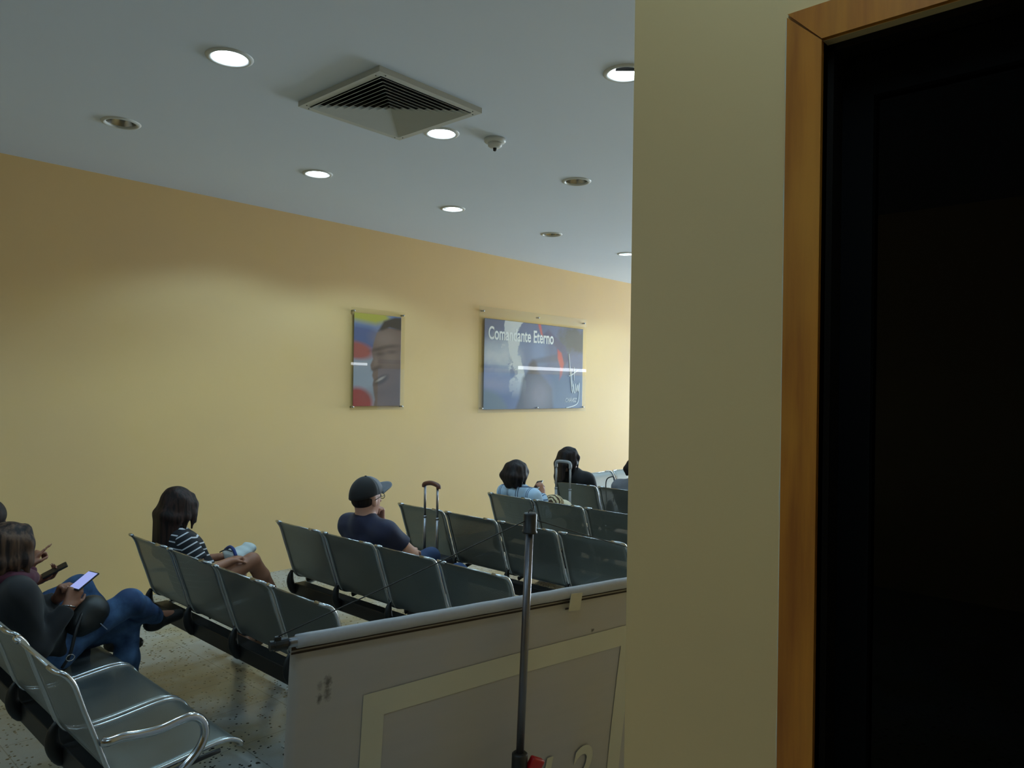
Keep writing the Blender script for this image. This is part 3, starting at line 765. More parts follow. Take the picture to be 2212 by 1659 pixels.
# pole: foot on the floor in front of the sheet (world coordinates brought into the local frame)
mi = mm.inverted()
def LW(p): return mi @ V(p)
PT = V((2.012, 1.733, 1.412)); PH = V((2.00, 1.755, .545)); dirp = (PT-PH).normalized(); PF = PH-dirp*(PH.z/dirp.z)
M_pole = plain('grey_metal_pole', lin(112, 110, 116), .35, .9, .1, 12)
tubeo('pole', [LW(PT-dirp*.05), LW(PH-dirp*.1)], .0145, M_pole, t, 20)
tubeo('pole_cap', [LW(PT-dirp*.072), LW(PT-dirp*.066), LW(PT-dirp*.064), LW(PT-dirp*.006), LW(PT)], [.028, .028, .0245, .0245, .021], M_black, t, 20)
tubeo('cap_hook', [LW(PT+V((-.012, 0, -.002))), LW(PT+V((-.004, 0, .012))), LW(PT+V((.012, 0, .008))), LW(PT+V((.016, 0, .03))), LW(PT+V((.004, .0, .045)))], .0022, M_black, t, 6, 4)
tubeo('lower_pole', [LW(PH+dirp*.006), LW(PH), LW(PH-dirp*.02), LW(PF+dirp*.05)], [.022, .029, .029, .026], M_black, t, 20)
lv = bmesh.new(); box(lv, (0, 0, 0), (.06, .028, .05), .008, Matrix.Rotation(.5, 3, 'Y'))
bmesh.ops.translate(lv, vec=LW(PH+V((.05, -.03, -.045))), verts=lv.verts); bm_obj('clamp_lever', lv, M_red, t, True)
for an in (.4, 2.5, 4.6):
    tubeo('base_leg', [LW(PF+V((0, 0, .07))), LW(PF+V((.30*math.cos(an), .30*math.sin(an), .012)))], .011, M_black, t, 10)
sag = [0, .3, .7, 1]
for end, sg in ((V((-.026, -.006, .03)), 1), (V((Lb+.026, -.006, .03)), -1)):
    p0 = LW(PT-dirp*.028+ex*(-.024*sg)); tubeo('cord', [p0, p0.lerp(end, .5)+V((0, 0, -.004)), end], .002, M_black, t, 6, 6)

# ------------------------------------------------------------------ people: smooth-union fields meshed as one surface
class Field:
    def __init__(s, h=.008): s.h = h; s.p = []
    def cap(s, a, b, r1, r2=None, k=.03):
        s.p.append(('c', np.array(a, float), np.array(b, float), r1, r1 if r2 is None else r2, k)); return s
    def chain(s, pts, rs, k=.03):
        for i in range(len(pts)-1): s.cap(pts[i], pts[i+1], rs[i], rs[i+1], k)
        return s
    def ell(s, c, r, R_=None, k=.03):
        s.p.append(('e', np.array(c, float), np.array(r, float), np.eye(3) if R_ is None else np.array(R_), 0, k)); return s
    def sub(s, c, r, R_=None, k=.015):
        s.p.append(('s', np.array(c, float), np.array(r, float), np.eye(3) if R_ is None else np.array(R_), 0, k)); return s
    def cut(s, p, n): s.p.append(('x', np.array(p, float), np.array(n, float)/np.linalg.norm(n), 0, 0, 0)); return s
    def capcut(s, a, b, r1, r2, k=.02): s.p.append(('cc', np.array(a, float), np.array(b, float), r1, r2, k)); return s
    def mesh(s, wob=0, wf=30, smooth=2):
        lo = np.full(3, 1e9); hi = -lo
        for q in s.p:
            if q[0] in ('c', 'cc'): r = max(q[3], q[4]); lo = np.minimum(lo, np.minimum(q[1], q[2])-r); hi = np.maximum(hi, np.maximum(q[1], q[2])+r)
            elif q[0] == 'e': r = q[2].max(); lo = np.minimum(lo, q[1]-r); hi = np.maximum(hi, q[1]+r)
        h = s.h; lo -= 4*h; hi += 4*h; n = np.ceil((hi-lo)/h).astype(int)+1
        ax = [lo[i]+h*np.arange(n[i]) for i in range(3)]; Fd = np.full(n, 1.0)
        def block(l, u):
            a = np.clip(np.floor((l-lo)/h).astype(int), 0, n-1); b = np.clip(np.ceil((u-lo)/h).astype(int)+1, 1, n)
            sl = tuple(slice(a[i], b[i]) for i in range(3))
            return sl, ax[0][sl[0]][:, None, None], ax[1][sl[1]][None, :, None], ax[2][sl[2]][None, None, :]
        for q in s.p:
            if q[0] in ('c', 'cc'):
                _, a, b, r1, r2, k = q; m_ = max(r1, r2)+k+3*h
                sl, x, y, z = block(np.minimum(a, b)-m_, np.maximum(a, b)+m_); ba = b-a; L2 = max(ba@ba, 1e-9)
                tt = ((x-a[0])*ba[0]+(y-a[1])*ba[1]+(z-a[2])*ba[2])/L2; t_ = np.clip(tt, 0, 1)
                d_ = np.sqrt((x-a[0]-t_*ba[0])**2+(y-a[1]-t_*ba[1])**2+(z-a[2]-t_*ba[2])**2)-(r1+(r2-r1)*t_)
                if q[0] == 'cc': d_ = np.maximum(d_, (tt-1)*math.sqrt(L2))
            elif q[0] in ('e', 's'):
                _, c, r, R_, _, k = q; m_ = r.max()+k+3*h; sl, x, y, z = block(c-m_, c+m_)
                X, Y, Z = x-c[0], y-c[1], z-c[2]
                l = [R_[0][i]*X+R_[1][i]*Y+R_[2][i]*Z for i in range(3)]
                k0 = np.sqrt(sum((l[i]/r[i])**2 for i in range(3))); k1 = np.sqrt(sum((l[i]/r[i]**2)**2 for i in range(3)))+1e-6
                d_ = k0*(k0-1)/k1
            else:
                _, p, nn, _, _, _ = q
                d_ = ((ax[0]-p[0])*nn[0])[:, None, None]+((ax[1]-p[1])*nn[1])[None, :, None]+((ax[2]-p[2])*nn[2])[None, None, :]
                Fd = np.maximum(Fd, d_); continue
            f = Fd[sl]
            if q[0] == 's': hh = np.maximum(k-np.abs(f+d_), 0)/k; Fd[sl] = np.maximum(f, -d_)+hh*hh*k*.25
            else: hh = np.maximum(k-np.abs(f-d_), 0)/k; Fd[sl] = np.minimum(f, d_)-hh*hh*k*.25
        if wob:
            x, y, z = ax[0][:, None, None], ax[1][None, :, None], ax[2][None, None, :]
            Fd = Fd+wob*(np.sin(wf*(x+.6*z)+2*np.sin(wf*.4*y))*np.sin(wf*.8*(z-.4*y)+1.5*np.sin(wf*.5*x)))
        return snet(Fd, lo, h, smooth)
def snet(Fd, lo, h, smooth=2):
    n = np.array(Fd.shape); c = n-1
    cor = [(i, j, k) for i in (0, 1) for j in (0, 1) for k in (0, 1)]
    val = {q: Fd[q[0]:c[0]+q[0], q[1]:c[1]+q[1], q[2]:c[2]+q[2]] for q in cor}
    neg = sum((val[q] < 0).astype(np.int8) for q in cor); act = (neg > 0) & (neg < 8)
    I = np.argwhere(act); vid = np.full(c, -1); vid[act] = np.arange(len(I))
    P = np.zeros((len(I), 3)); cnt = np.zeros(len(I)); vl = {q: val[q][act] for q in cor}
    for a in range(3):
        for q in cor:
            if q[a]: continue
            q2 = list(q); q2[a] = 1; q2 = tuple(q2); v0, v1 = vl[q], vl[q2]; mk = (v0 < 0) != (v1 < 0)
            t_ = np.where(mk, v0/np.where(mk, v0-v1, 1), 0); p = np.zeros((len(I), 3)); p[:] = q; p[:, a] = t_
            P += p*mk[:, None]; cnt += mk
    P = I+P/cnt[:, None]; faces = []
    sg = Fd < 0
    for a in range(3):
        b, d_ = (a+1) % 3, (a+2) % 3
        s0_ = [slice(None)]*3; s1_ = [slice(None)]*3; s0_[a] = slice(0, -1); s1_[a] = slice(1, None)
        ch = sg[tuple(s0_)] != sg[tuple(s1_)]; E_ = np.argwhere(ch)
        E_ = E_[(E_[:, b] > 0) & (E_[:, d_] > 0) & (E_[:, b] < n[b]-1) & (E_[:, d_] < n[d_]-1)]
        ins = sg[tuple(E_.T)]
        def g_(ob, od):
            e = E_.copy(); e[:, b] -= ob; e[:, d_] -= od; return vid[tuple(e.T)]
        q = np.stack([g_(1, 1), g_(0, 1), g_(0, 0), g_(1, 0)], 1); q[~ins] = q[~ins][:, ::-1]; faces.append(q)
    Fc = np.concatenate(faces); Fc = Fc[(Fc >= 0).all(1)]
    ed = np.concatenate([Fc[:, [0, 1]], Fc[:, [1, 2]], Fc[:, [2, 3]], Fc[:, [3, 0]]])
    for _ in range(smooth):
        S_ = np.zeros_like(P); C_ = np.zeros(len(P)); np.add.at(S_, ed[:, 0], P[ed[:, 1]]); np.add.at(S_, ed[:, 1], P[ed[:, 0]])
        np.add.at(C_, ed[:, 0], 1); np.add.at(C_, ed[:, 1], 1); P = .5*P+.5*S_/np.maximum(C_, 1)[:, None]
    return lo+P*h, Fc
def fobj(name, F_, mat, parent, wob=0, wf=30, attr=None, smooth=2):
    vs, fs = F_.mesh(wob, wf, smooth); at = attr(vs) if attr else None
    vs = vs-np.array(parent_origin(parent)); return np_obj(name, vs, fs, mat, parent, True, at)
def parent_origin(p): return p.location if p else (0, 0, 0)
def nv(v): v = np.array(v, float); return v/np.linalg.norm(v)
def rotm(fwd, up=(0, 0, 1)):
    f = nv(fwd); l = nv(np.cross(up, f)); u = np.cross(f, l); return np.stack([f, l, u], 1)   # columns: forward, left, up
def add_head(Fl, c, fwd, s=1.0, up=(0, 0, 1)):
    R_ = rotm(fwd, up); P = lambda x, y, z: c+R_@(np.array([x, y, z])*s)
    Fl.ell(P(-.012, 0, .022), np.array([.096, .076, .092])*s, R_, .02); Fl.ell(P(.022, 0, -.03), np.array([.066, .060, .085])*s, R_, .03)
    Fl.ell(P(.055, 0, -.098), np.array([.026, .026, .020])*s, R_, .025)
    Fl.sub(P(.092, .032, .004), np.array([.012, .015, .010])*s, R_); Fl.sub(P(.092, -.032, .004), np.array([.012, .015, .010])*s, R_)
    Fl.cap(P(.085, 0, .008), P(.108, 0, -.034), .009*s, .013*s, .012); Fl.ell(P(.083, 0, -.066), np.array([.012, .022, .006])*s, R_, .008); Fl.ell(P(.080, 0, -.078), np.array([.011, .019, .006])*s, R_, .008)
    for sd in (1, -1): Fl.ell(P(-.008, sd*.077, -.018), np.array([.020, .008, .032])*s, R_, .008)
    return R_, P
def add_hand(Fl, w, d_, n_, side, curl=.6, s=1., point=False):
    # w wrist, d_ hand direction, n_ the way the palm faces, side +1 thumb on d x n
    d_ = nv(d_); n_ = nv(np.array(n_)-d_*np.dot(n_, d_)); b = np.cross(d_, n_)*side; w = np.array(w, float)
    for o in (-.028, -.009, .010, .028): Fl.cap(w+b*o*.55*s, w+(d_*.085+b*o)*s, .015*s, .0125*s, .014)
    for i, (o, L) in enumerate(((.030, .072), (.010, .080), (-.010, .074), (-.029, .058))):
        p = w+(d_*.085+b*o)*s; an = .25; cv = curl*(1+.12*i)
        if point and i == 0: cv = .05
        for j, fr in enumerate((.45, .31, .24)):
            an += cv*(.9, 1.1, .7)[j]
            q = p+(d_*math.cos(an)+n_*math.sin(an))*L*fr*s; Fl.cap(p, q, (.0092-.0008*j)*s, (.0088-.0012*j)*s, .004); p = q
    p = w+(d_*.022+b*.026)*s; q = w+(d_*.055+b*.054+n_*.016)*s; r_ = w+(d_*.085+b*.056+n_*.034)*s
    Fl.cap(w+b*.01*s, p, .016*s, .014*s, .014); Fl.cap(p, q, .0125*s, .0105*s, .008); Fl.cap(q, r_, .0102*s, .0085*s, .005)
def person(label, J, skin, top, topmat, bot, botmat, shoemat, headf, hs=1., h=.009, hair=None, group=None, fem=True, topattr=None, hands=None, sleeve=None, arm_r=(.046, .037, .026), up=(0, 0, 1)):
    J = {k: np.array(v, float) for k, v in J.items()}
    o = empty('person', tuple(J['pel']*np.array([1, 1, 0])), label, 'person', group)
    B_ = Field(h); T_ = Field(h); L_ = Field(h)
    lat = nv((J['shL']-J['shR'])*np.array([1, 1, 0])); sh_w = .115 if fem else .135
    pel, che, nek, hd = J['pel'], J['che'], J['nek'], J['hd']
    abd = (pel*.55+che*.45); abd = abd+J.get('bend', np.zeros(3))
    rw, rc = (.105, .105) if fem else (.125, .125)
    def torso(Fl, g, k=.06):
        Fl.cap(pel-lat*.075, pel+lat*.075, .112+g, None, k); Fl.cap(abd-lat*.06, abd+lat*.06, rw+g, None, k)
        Fl.cap(che-lat*.075, che+lat*.075, rc+g, None, k)
        Fl.cap(J['shR'], nek-np.array([0, 0, .02]), .052+g, .05+g, k); Fl.cap(J['shL'], nek-np.array([0, 0, .02]), .052+g, .05+g, k)
        Fl.cap(che+np.array([0, 0, .03]), nek-np.array([0, 0, .04]), .085+g, .06+g, k)
    torso(B_, 0); Rh, P = add_head(B_, hd, headf, hs, up)
    B_.cap(nek-np.array([0, 0, .03]), P(-.025, 0, -.06), .052 if fem else .06, .05 if fem else .06, .03)
    hipo = lat*.088
    for sd, s in (('L', 1), ('R', -1)):
        sh, el, wr = J['sh'+sd], J['el'+sd], J['wr'+sd]
        B_.cap(sh, el, arm_r[0], arm_r[1], .03); B_.cap(el, wr, arm_r[1], arm_r[2], .015)
        hip = pel+hipo*s+np.array([0, 0, -.01]); kn, an = J['kn'+sd], J['an'+sd]; to = J.get('to'+sd, an+np.array([.16, 0, -.05]))
        B_.cap(hip, kn, .082, .052, .04); B_.cap(kn, (kn*.62+an*.38), .052, .052, .02); B_.cap((kn*.62+an*.38), an, .052, .034, .02)
        B_.cap(an, to, .034, .026, .02)
        if hands and sd in hands:
            a = hands[sd]; add_hand(B_, wr, a[0], a[1], a[2], a[3], .95 if fem else 1.05, len(a) > 4)
        else: add_hand(B_, wr, nv(wr-el), (0, 0, -1), s, .5, .95)
        g = .012
        if top != 'none':
            e2 = sh+(el-sh)*(.62 if top == 'short' else 1.0)
            if sleeve is None or top == 'long':
                if top == 'short': T_.capcut(sh, e2, arm_r[0]+.016, arm_r[0]+.018, .025)
                else: T_.cap(sh, el, arm_r[0]+.018, arm_r[1]+.018, .03); T_.capcut(el, el+(wr-el)*.93, arm_r[1]+.018, arm_r[2]+.014, .02)
        if bot == 'long':
            L_.cap(hip, kn, .092, .063, .04); L_.cap(kn, (kn*.62+an*.38), .063, .060, .03); L_.capcut((kn*.62+an*.38), an, .060, .048, .03)
        elif bot == 'short': L_.capcut(hip, hip+(kn-hip)*.42, .098, .092, .05)
        Sh = Field(max(h*.8, .006)); Sh.cap(an+np.array([0, 0, -.035])+nv(an-to)*.03, to, .040, .033, .02); Sh.cap(an, an+np.array([0, 0, -.03]), .042, .042, .02)
        fobj('shoe', Sh, shoemat, o, smooth=1)
        if top == 'short' and sleeve:
            Sl = Field(h); Sl.capcut(sh-(el-sh)*.05, e2, arm_r[0]+.017, arm_r[0]+.021, .02)
            fobj('sleeve', Sl, topmat, o, 0, 30, (lambda vs, a=sh, b=el: {'st': (vs-a)@nv(b-a)+.5, 'pu': vs[:, 1]}), 1)
    fobj('body', B_, skin, o, smooth=1)
    if top != 'none':
        torso(T_, .012)
        fobj('jacket' if top == 'long' and topmat == M_jacket else 'shirt', T_, topmat, o, .0065 if top == 'long' else .0035, 26 if top == 'long' else 34, topattr or (lambda vs: {'st': vs[:, 2], 'pu': vs[:, 1]}))
    L_.cap(pel-lat*.075, pel+lat*.075, .120, None, .05)
    if bot == 'long' or bot == 'short': fobj('trousers' if bot == 'long' else 'shorts', L_, botmat, o, .003, 40)
    for s in (1, -1):
        bm = bmesh.new(); bmesh.ops.create_uvsphere(bm, u_segments=12, v_segments=8, radius=.012*hs)
        bmesh.ops.translate(bm, vec=V(P(.078, s*.031, .004))-V(o.location), verts=bm.verts); bm_obj('eye', bm, MATS.setdefault('eye', plain('eye_dark', lin(40, 28, 24), .2)), o, True)
    if hair: hair(o, hd, Rh, P, J)
    return o, P, J
def hair_long(mat, tips, wid=.085, r=.020, h=.009, s=1.0, cover=1., name='hair'):
    # strands run from the crown over the skull down to the given tips (list of local end points)
    def fn(o, hd, R_, P, J):
        H = Field(h); H.ell(P(-.014, 0, .026), np.array([.106, .085, .103])*s, R_, .02)
        H.sub(P(.135, 0, -.055), np.array([.072, .062, .10])*s, R_, .02)
        f2 = nv((R_[0][0], R_[1][0], 0)); l2 = np.array([-f2[1], f2[0], 0])
        Q = lambda x, y, z: hd+f2*x*s+l2*y*s+np.array([0, 0, z*s])
        for (a, m1, e, rr_) in tips:
            a, m1, e = [(q[0], q[1]*.84, q[2]) for q in (a, m1, e)]; rr_ *= .86
            H.chain([P(*a), P(*m1)*.35+Q(*m1)*.65, Q(*e)], [rr_*.9, rr_, rr_*.6], .032)
        fobj(name, H, mat, o, 0, 30, None, 3)
    return fn

# --- woman in the black jacket, nearest row
x0, yc = SEAT(0, 1)
def fan(n, y0, y1, xk, top, mid, end, r):
    out = []
    for i in range(n):
        f = i/(n-1); y = y0+(y1-y0)*f
        out.append(((top[0], y*.75, top[1]), (mid[0]+xk*abs(f-.5), y, mid[1]), (end[0], y*end[2]+random.uniform(-.006, .006), end[1]+random.uniform(-.02, .02)), r))
    return out
tipsA = fan(9, -.092, .092, .0, (-.075, .05), (-.10, -.05), (-.085, -.17, .9), .024)
for sd in (-1, 1):
    tipsA += [((.0, sd*.08, .05), (.02, sd*.098, -.05), (.03, sd*.088, -.15), .022), ((.035, sd*.07, .06), (.06, sd*.09, -.03), (.075, sd*.078, -.13), .018), ((-.04, sd*.085, .04), (-.035, sd*.1, -.06), (-.03, sd*.09, -.17), .024),
              ((.03, sd*.03, .12), (.075, sd*.072, .04), (.09, sd*.078, -.07), .016)]
JA = dict(pel=(1.16, 4.16, .55), che=(1.01, 4.15, .79), nek=(.995, 4.14, .925), hd=(.995, 4.13, 1.055), shR=(1.005, 3.975, .865), shL=(.995, 4.32, .87),
          elR=(1.07, 3.93, .615), elL=(1.11, 4.37, .62), wrR=(1.215, 4.00, .762), wrL=(1.22, 4.17, .77), knR=(1.515, 4.05, .715), anR=(1.72, 4.22, .555), toR=(1.86, 4.26, .53),
          knL=(1.555, 4.19, .545), anL=(1.575, 4.19, .10), toL=(1.72, 4.19, .035))
pA, P, J = person('woman in a black jacket and blue jeans with crossed legs holding a lit phone', JA, M_skin2, 'long', M_jacket, 'long', M_denim, M_shoe, (.93, -.10, -.42), 1.0, .0075,
                  hair_long(M_hair_streak, tipsA, h=.0075), hands={'R': ((.42, .2, .75), (.2, .95, .05), -1, .75), 'L': ((.2, -.45, .75), (.3, -.85, -.1), 1, .8)})
Sc = Field(.008)
for k in range(14):
    a0, a1 = k*2*math.pi/14, (k+1)*2*math.pi/14
    Sc.cap((1.005+.085*math.cos(a0), 4.14+.09*math.sin(a0), .925-.02*math.cos(a0)), (1.005+.085*math.cos(a1), 4.14+.09*math.sin(a1), .925-.02*math.cos(a1)), .034, None, .02)
fobj('scarf', Sc, M_plum, pA, .004, 60)
bm = bmesh.new(); wv = V(JA['wrR']); dv = V((.3, .2, .8)).normalized(); a = dv.orthogonal().normalized(); b = dv.cross(a)
tube(bm, [wv+dv*.004+(a*math.cos(t_)+b*math.sin(t_))*.031-V(pA.location) for t_ in np.linspace(0, 2*math.pi, 25)], .0035, 8); bm_obj('bracelet', bm, M_chrome, pA, True)
def phone(loc, up_, face, label, lit=True, grp=None, case=None):
    t = empty('smartphone', loc, label, 'phone', grp); u = V(up_).normalized(); f = V(face); f = (f-u*f.dot(u)).normalized(); s = u.cross(f)
    mt = Matrix.Identity(4)
    for i in range(3): mt[i][0] = s[i]; mt[i][1] = f[i]; mt[i][2] = u[i]; mt[i][3] = loc[i]
    t.matrix_world = mt
    boxo('case', (0, 0, 0), (.066, .009, .132), case or M_black, t, .004)
    boxo('screen', (0, .0052, .0), (.058, .001, .117), M_screen if lit else MATS['black_plastic'], t)
    return t
phone((1.295, 4.035, .868), (.743, .298, .40), (-.45, -.3, .85), 'phone with a lit bluish screen in the hand of the woman in the black jacket')
t = empty('handbag', (1.31, 4.08, .62), 'black rounded leather bag on the lap of the woman in jeans', 'handbag')
Fb = Field(.008); Fb.ell((1.315, 4.03, .70), (.10, .085, .085), rotm((.75, 0, .5)), .02); Fb.ell((1.27, 4.05, .665), (.075, .10, .06), None, .05)
fobj('bag_body', Fb, plain('black_leather', lin(27, 29, 29), .5, 0, .15, 20, .2), t, .004, 45)
bm = bmesh.new(); tube(bm, [V(p)-V(t.location) for p in [(1.27, 3.97, .73), (1.23, 3.93, .66), (1.2, 3.91, .56), (1.17, 3.92, .50)]], .008, 8, 5); bm_obj('strap', bm, M_black, t, True)
bm = bmesh.new(); box(bm, V((1.362, 3.958, .645))-V(t.location), (.004, .02, .045), .0, Matrix.Rotation(-.7, 3, 'Y')); bm_obj('tag', bm, plain('pale_grey_tag', lin(150, 156, 172), .6), t)['label'] = 'pale grey tag'
bm = bmesh.new(); tube(bm, [V((1.2+.018*math.cos(q), 3.905, .545+.015*math.sin(q)))-V(t.location) for q in np.linspace(0, 6.28, 17)], .003, 6); bm_obj('buckle', bm, M_chrome, t, True)

# --- neighbour nearest the wall
x0, yc = SEAT(0, 0)
tB = fan(6, -.085, .085, .0, (-.07, .05), (-.095, -.02), (-.085, -.08, .9), .022)
JB = dict(pel=(1.15, 4.72, .55), che=(1.03, 4.72, .82), nek=(1.03, 4.72, .965), hd=(1.035, 4.74, 1.10), shR=(1.05, 4.55, .90), shL=(1.03, 4.90, .90),
          elR=(1.15, 4.50, .70), elL=(1.12, 4.92, .66), wrR=(1.205, 4.60, .855), wrL=(1.27, 4.72, .745), knR=(1.475, 4.67, .685), anR=(1.66, 4.62, .35), toR=(1.78, 4.62, .30),
          knL=(1.52, 4.84, .54), anL=(1.55, 4.84, .10), toL=(1.7, 4.84, .035))
pB, P, J = person('person in burgundy with raised pointing hand, partly cut off at the left edge', JB, M_skin, 'long', M_plum, 'long', M_denim, M_shoe, (.95, -.05, -.2), 1.0, .0085,
                  hair_long(M_hair_dark, tB), hands={'R': ((.45, .0, .75), (.9, .1, -.5), -1, .9, 1), 'L': ((.9, -.2, .3), (-.2, -.3, .9), 1, .5)})
phone((1.345, 4.66, .80), (.85, -.2, .42), (-.35, -.1, .9), 'dark phone held flat behind the woman in the black jacket', False)

# --- woman in the striped top
x0, yc = SEAT(1, 0)
tS = fan(13, -.085, .085, .0, (-.07, .06), (-.085, -.06), (-.105, -.30, .9), .018)
for sd in (-1, 1):
    tS += [((-.03, sd*.085, .05), (-.05, sd*.104, -.07), (-.07, sd*.10, -.25), .020), ((.01, sd*.083, .05), (.0, sd*.102, -.07), (-.04, sd*.10, -.2), .022), ((.045, sd*.07, .06), (.05, sd*.095, -.05), (.02, sd*.092, -.17), .020), ((.075, sd*.05, .07), (.09, sd*.078, -.02), (.075, sd*.08, -.14), .016),
           ((.05, sd*.02, .11), (.10, sd*.06, .03), (.105, sd*.072, -.10), .014)]
JS = dict(pel=(2.22, 4.78, .55), che=(2.105, 4.79, .78), nek=(2.045, 4.79, .91), hd=(2.07, 4.79, 1.062), shR=(2.07, 4.635, .85), shL=(2.07, 4.95, .85),
          elR=(2.15, 4.56, .665), elL=(2.19, 4.98, .65), wrR=(2.36, 4.64, .69), wrL=(2.40, 4.84, .68), knR=(2.535, 4.67, .66), anR=(2.77, 4.75, .34), toR=(2.89, 4.77, .26),
          knL=(2.53, 4.85, .545), anL=(2.56, 4.85, .10), toL=(2.70, 4.85, .035))
pS, P, J = person('woman with long dark hair in a black and white striped top and grey shorts', JS, M_skin, 'short', M_stripe, 'short', M_shorts, M_sandal, (.84, -.06, -.55), 1.0, .0085,
                  hair_long(M_hair_dark, tS), sleeve=True, topattr=lambda vs: {'st': vs[:, 2]+.15*vs[:, 0], 'pu': vs[:, 1]}, up=(.4, 0, .9))
t = empty('shopping_bag', (2.47, 4.78, .66), 'white bag with a blue band on the lap of the woman in stripes', 'bag')
Fb = Field(.007); Fb.ell((2.50, 4.76, .70), (.105, .075, .045), rotm((.9, 0, .35)), .02); Fb.cap((2.43, 4.72, .70), (2.44, 4.84, .70), .03, .03, .04); Fb.cap((2.56, 4.72, .73), (2.57, 4.82, .735), .022, .02, .03)
fobj('bag_body', Fb, M_bagwhite, t, .004, 50)
bm = bmesh.new(); tube(bm, [V(p)-V(t.location) for p in [(2.425, 4.68, .705), (2.425, 4.72, .745), (2.43, 4.78, .752), (2.435, 4.85, .72)]], .011, 8, 5); bm_obj('band', bm, M_blue, t, True)
bm = bmesh.new(); tube(bm, [V(p)-V(t.location) for p in [(2.40, 4.69, .74), (2.36, 4.70, .755), (2.33, 4.72, .74)]], .004, 6, 4); bm_obj('strap', bm, M_black, t, True)

# --- man in the cap
x0, yc = SEAT(2, 1)
def capman(o, hd, R_, P, J):
    Hh = Field(.008); Hh.ell(P(-.032, 0, -.004), (.080, .079, .068), R_, .02); fobj('hair', Hh, M_hair_black, o, 0, 30, None, 1)
    L0 = np.array(o.location)
    def dome(fr):
        bm = bmesh.new(); nu, nv_ = 40, 14; g = {}
        for i in range(nu+1):
            az = 2*math.pi*i/nu
            for j in range(nv_+1):
                el = (math.pi/2)*j/nv_; x, y, z = .116*math.cos(az)*math.cos(el), .094*math.sin(az)*math.cos(el), .108*math.sin(el)**.9
                z += .0-.028*(1-math.sin(el))*(math.cos(az) < 0)*abs(math.cos(az))
                g[i, j] = bm.verts.new(V(P(-.008+x, y, .028+z))-V(L0))
        for i in range(nu):
            az = 2*math.pi*(i+.5)/nu; az = az if az < math.pi else az-2*math.pi
            if (abs(az) < math.radians(84)) != fr: continue
            for j in range(nv_):
                bm.faces.new((g[i, j], g[i+1, j], g[i+1, j+1], g[i, j+1]))
        bmesh.ops.remove_doubles(bm, verts=bm.verts, dist=1e-5)
        ob = bm_obj('cap_front_panel' if fr else 'cap_crown', bm, M_capgrey if fr else M_capblack, o, True); md = ob.modifiers.new('t', 'SOLIDIFY'); md.thickness = .004; md.offset = -1; return ob
    c1 = dome(False); dome(True)
    bm = bmesh.new(); g = {}
    for i in range(17):
        a = -1.15+2.3*i/16
        for j in range(9):
            f = j/8; rx_ = .100+f*(.098*math.cos(a*.62)-.004); x = rx_*math.cos(a*.86); y = (.090+.012*f)*math.sin(a*1.05)
            z = .026+.050*f-.030*(math.sin(a)**2)*f
            g[i, j] = bm.verts.new(V(P(x-.005, y, z))-V(L0))
    for i in range(16):
        for j in range(8): bm.faces.new((g[i, j], g[i+1, j], g[i+1, j+1], g[i, j+1]))
    ob = bm_obj('cap_brim', bm, M_capgrey, o, True); md = ob.modifiers.new('t', 'SOLIDIFY'); md.thickness = .005
    latheo('cap_button', [(.009, 0), (.006, .006)], tuple(P(-.008, 0, .134)-L0), M_capblack, o, 12)
    bm = bmesh.new()
    for s in (1, -1):
        tube(bm, [V(P(x, y*s, z)-L0) for x, y, z in [(-.015, .084, -.005), (.03, .083, .008), (.092, .062, .006)]], .0025, 6)
        tube(bm, [V(P(.094+.0*math.cos(q), s*.034+.026*math.cos(q), .002+.018*math.sin(q))-L0) for q in np.linspace(0, 6.28, 20)], .0022, 6)
    tube(bm, [V(P(.098, -.009, .006)-L0), V(P(.098, .009, .006)-L0)], .002, 6); bm_obj('glasses', bm, M_black, o, True)
JM = dict(pel=(3.12, 3.98, .56), che=(3.012, 3.98, .83), nek=(2.955, 3.98, .985), hd=(2.968, 3.98, 1.12), shR=(2.985, 3.795, .915), shL=(2.965, 4.16, .92),
          elR=(3.155, 3.745, .755), elL=(3.17, 4.15, .74), wrR=(3.30, 3.93, .73), wrL=(3.13, 4.04, .95), knR=(3.585, 3.74, .56), anR=(3.60, 3.72, .10), toR=(3.76, 3.72, .035),
          knL=(3.57, 4.02, .63), anL=(3.58, 4.00, .15), toL=(3.73, 4.02, .08))
pM, P, J = person('man in navy t-shirt, grey black cap and glasses, chin on hand', JM, M_skin3, 'short', M_navy, 'long', M_denim2, M_shoe, (.97, .12, .05), 1.06, .008,
                  capman, fem=False, arm_r=(.056, .048, .032), hands={'L': ((-.25, -.22, .85), (-.8, -.1, -.1), -1, .7), 'R': ((.7, .6, -.1), (0, 0, -1), -1, .5)})
# --- woman in the checked shirt
tP = fan(11, -.095, .095, .0, (-.07, .06), (-.100, -.02), (-.07, -.11, .8), .026)
for sd in (-1, 1):
    tP += [((-.03, sd*.085, .05), (-.03, sd*.108, -.03), (-.02, sd*.088, -.12), .026), ((.02, sd*.082, .06), (.02, sd*.10, -.02), (.03, sd*.085, -.10), .022), ((.05, sd*.05, .085), (.07, sd*.072, .02), (.062, sd*.074, -.05), .016)]
JP = dict(pel=(5.25, 4.51, .55), che=(5.125, 4.51, .80), nek=(5.06, 4.51, .935), hd=(5.055, 4.525, 1.075), shR=(5.075, 4.345, .875), shL=(5.06, 4.68, .885),
          elR=(5.18, 4.28, .70), elL=(5.18, 4.72, .68), wrR=(5.27, 4.40, .885), wrL=(5.36, 4.58, .72), knR=(5.56, 4.42, .55), anR=(5.45, 4.42, .10), toR=(5.58, 4.42, .035),
          knL=(5.56, 4.62, .55), anL=(5.44, 4.62, .10), toL=(5.57, 4.62, .035))
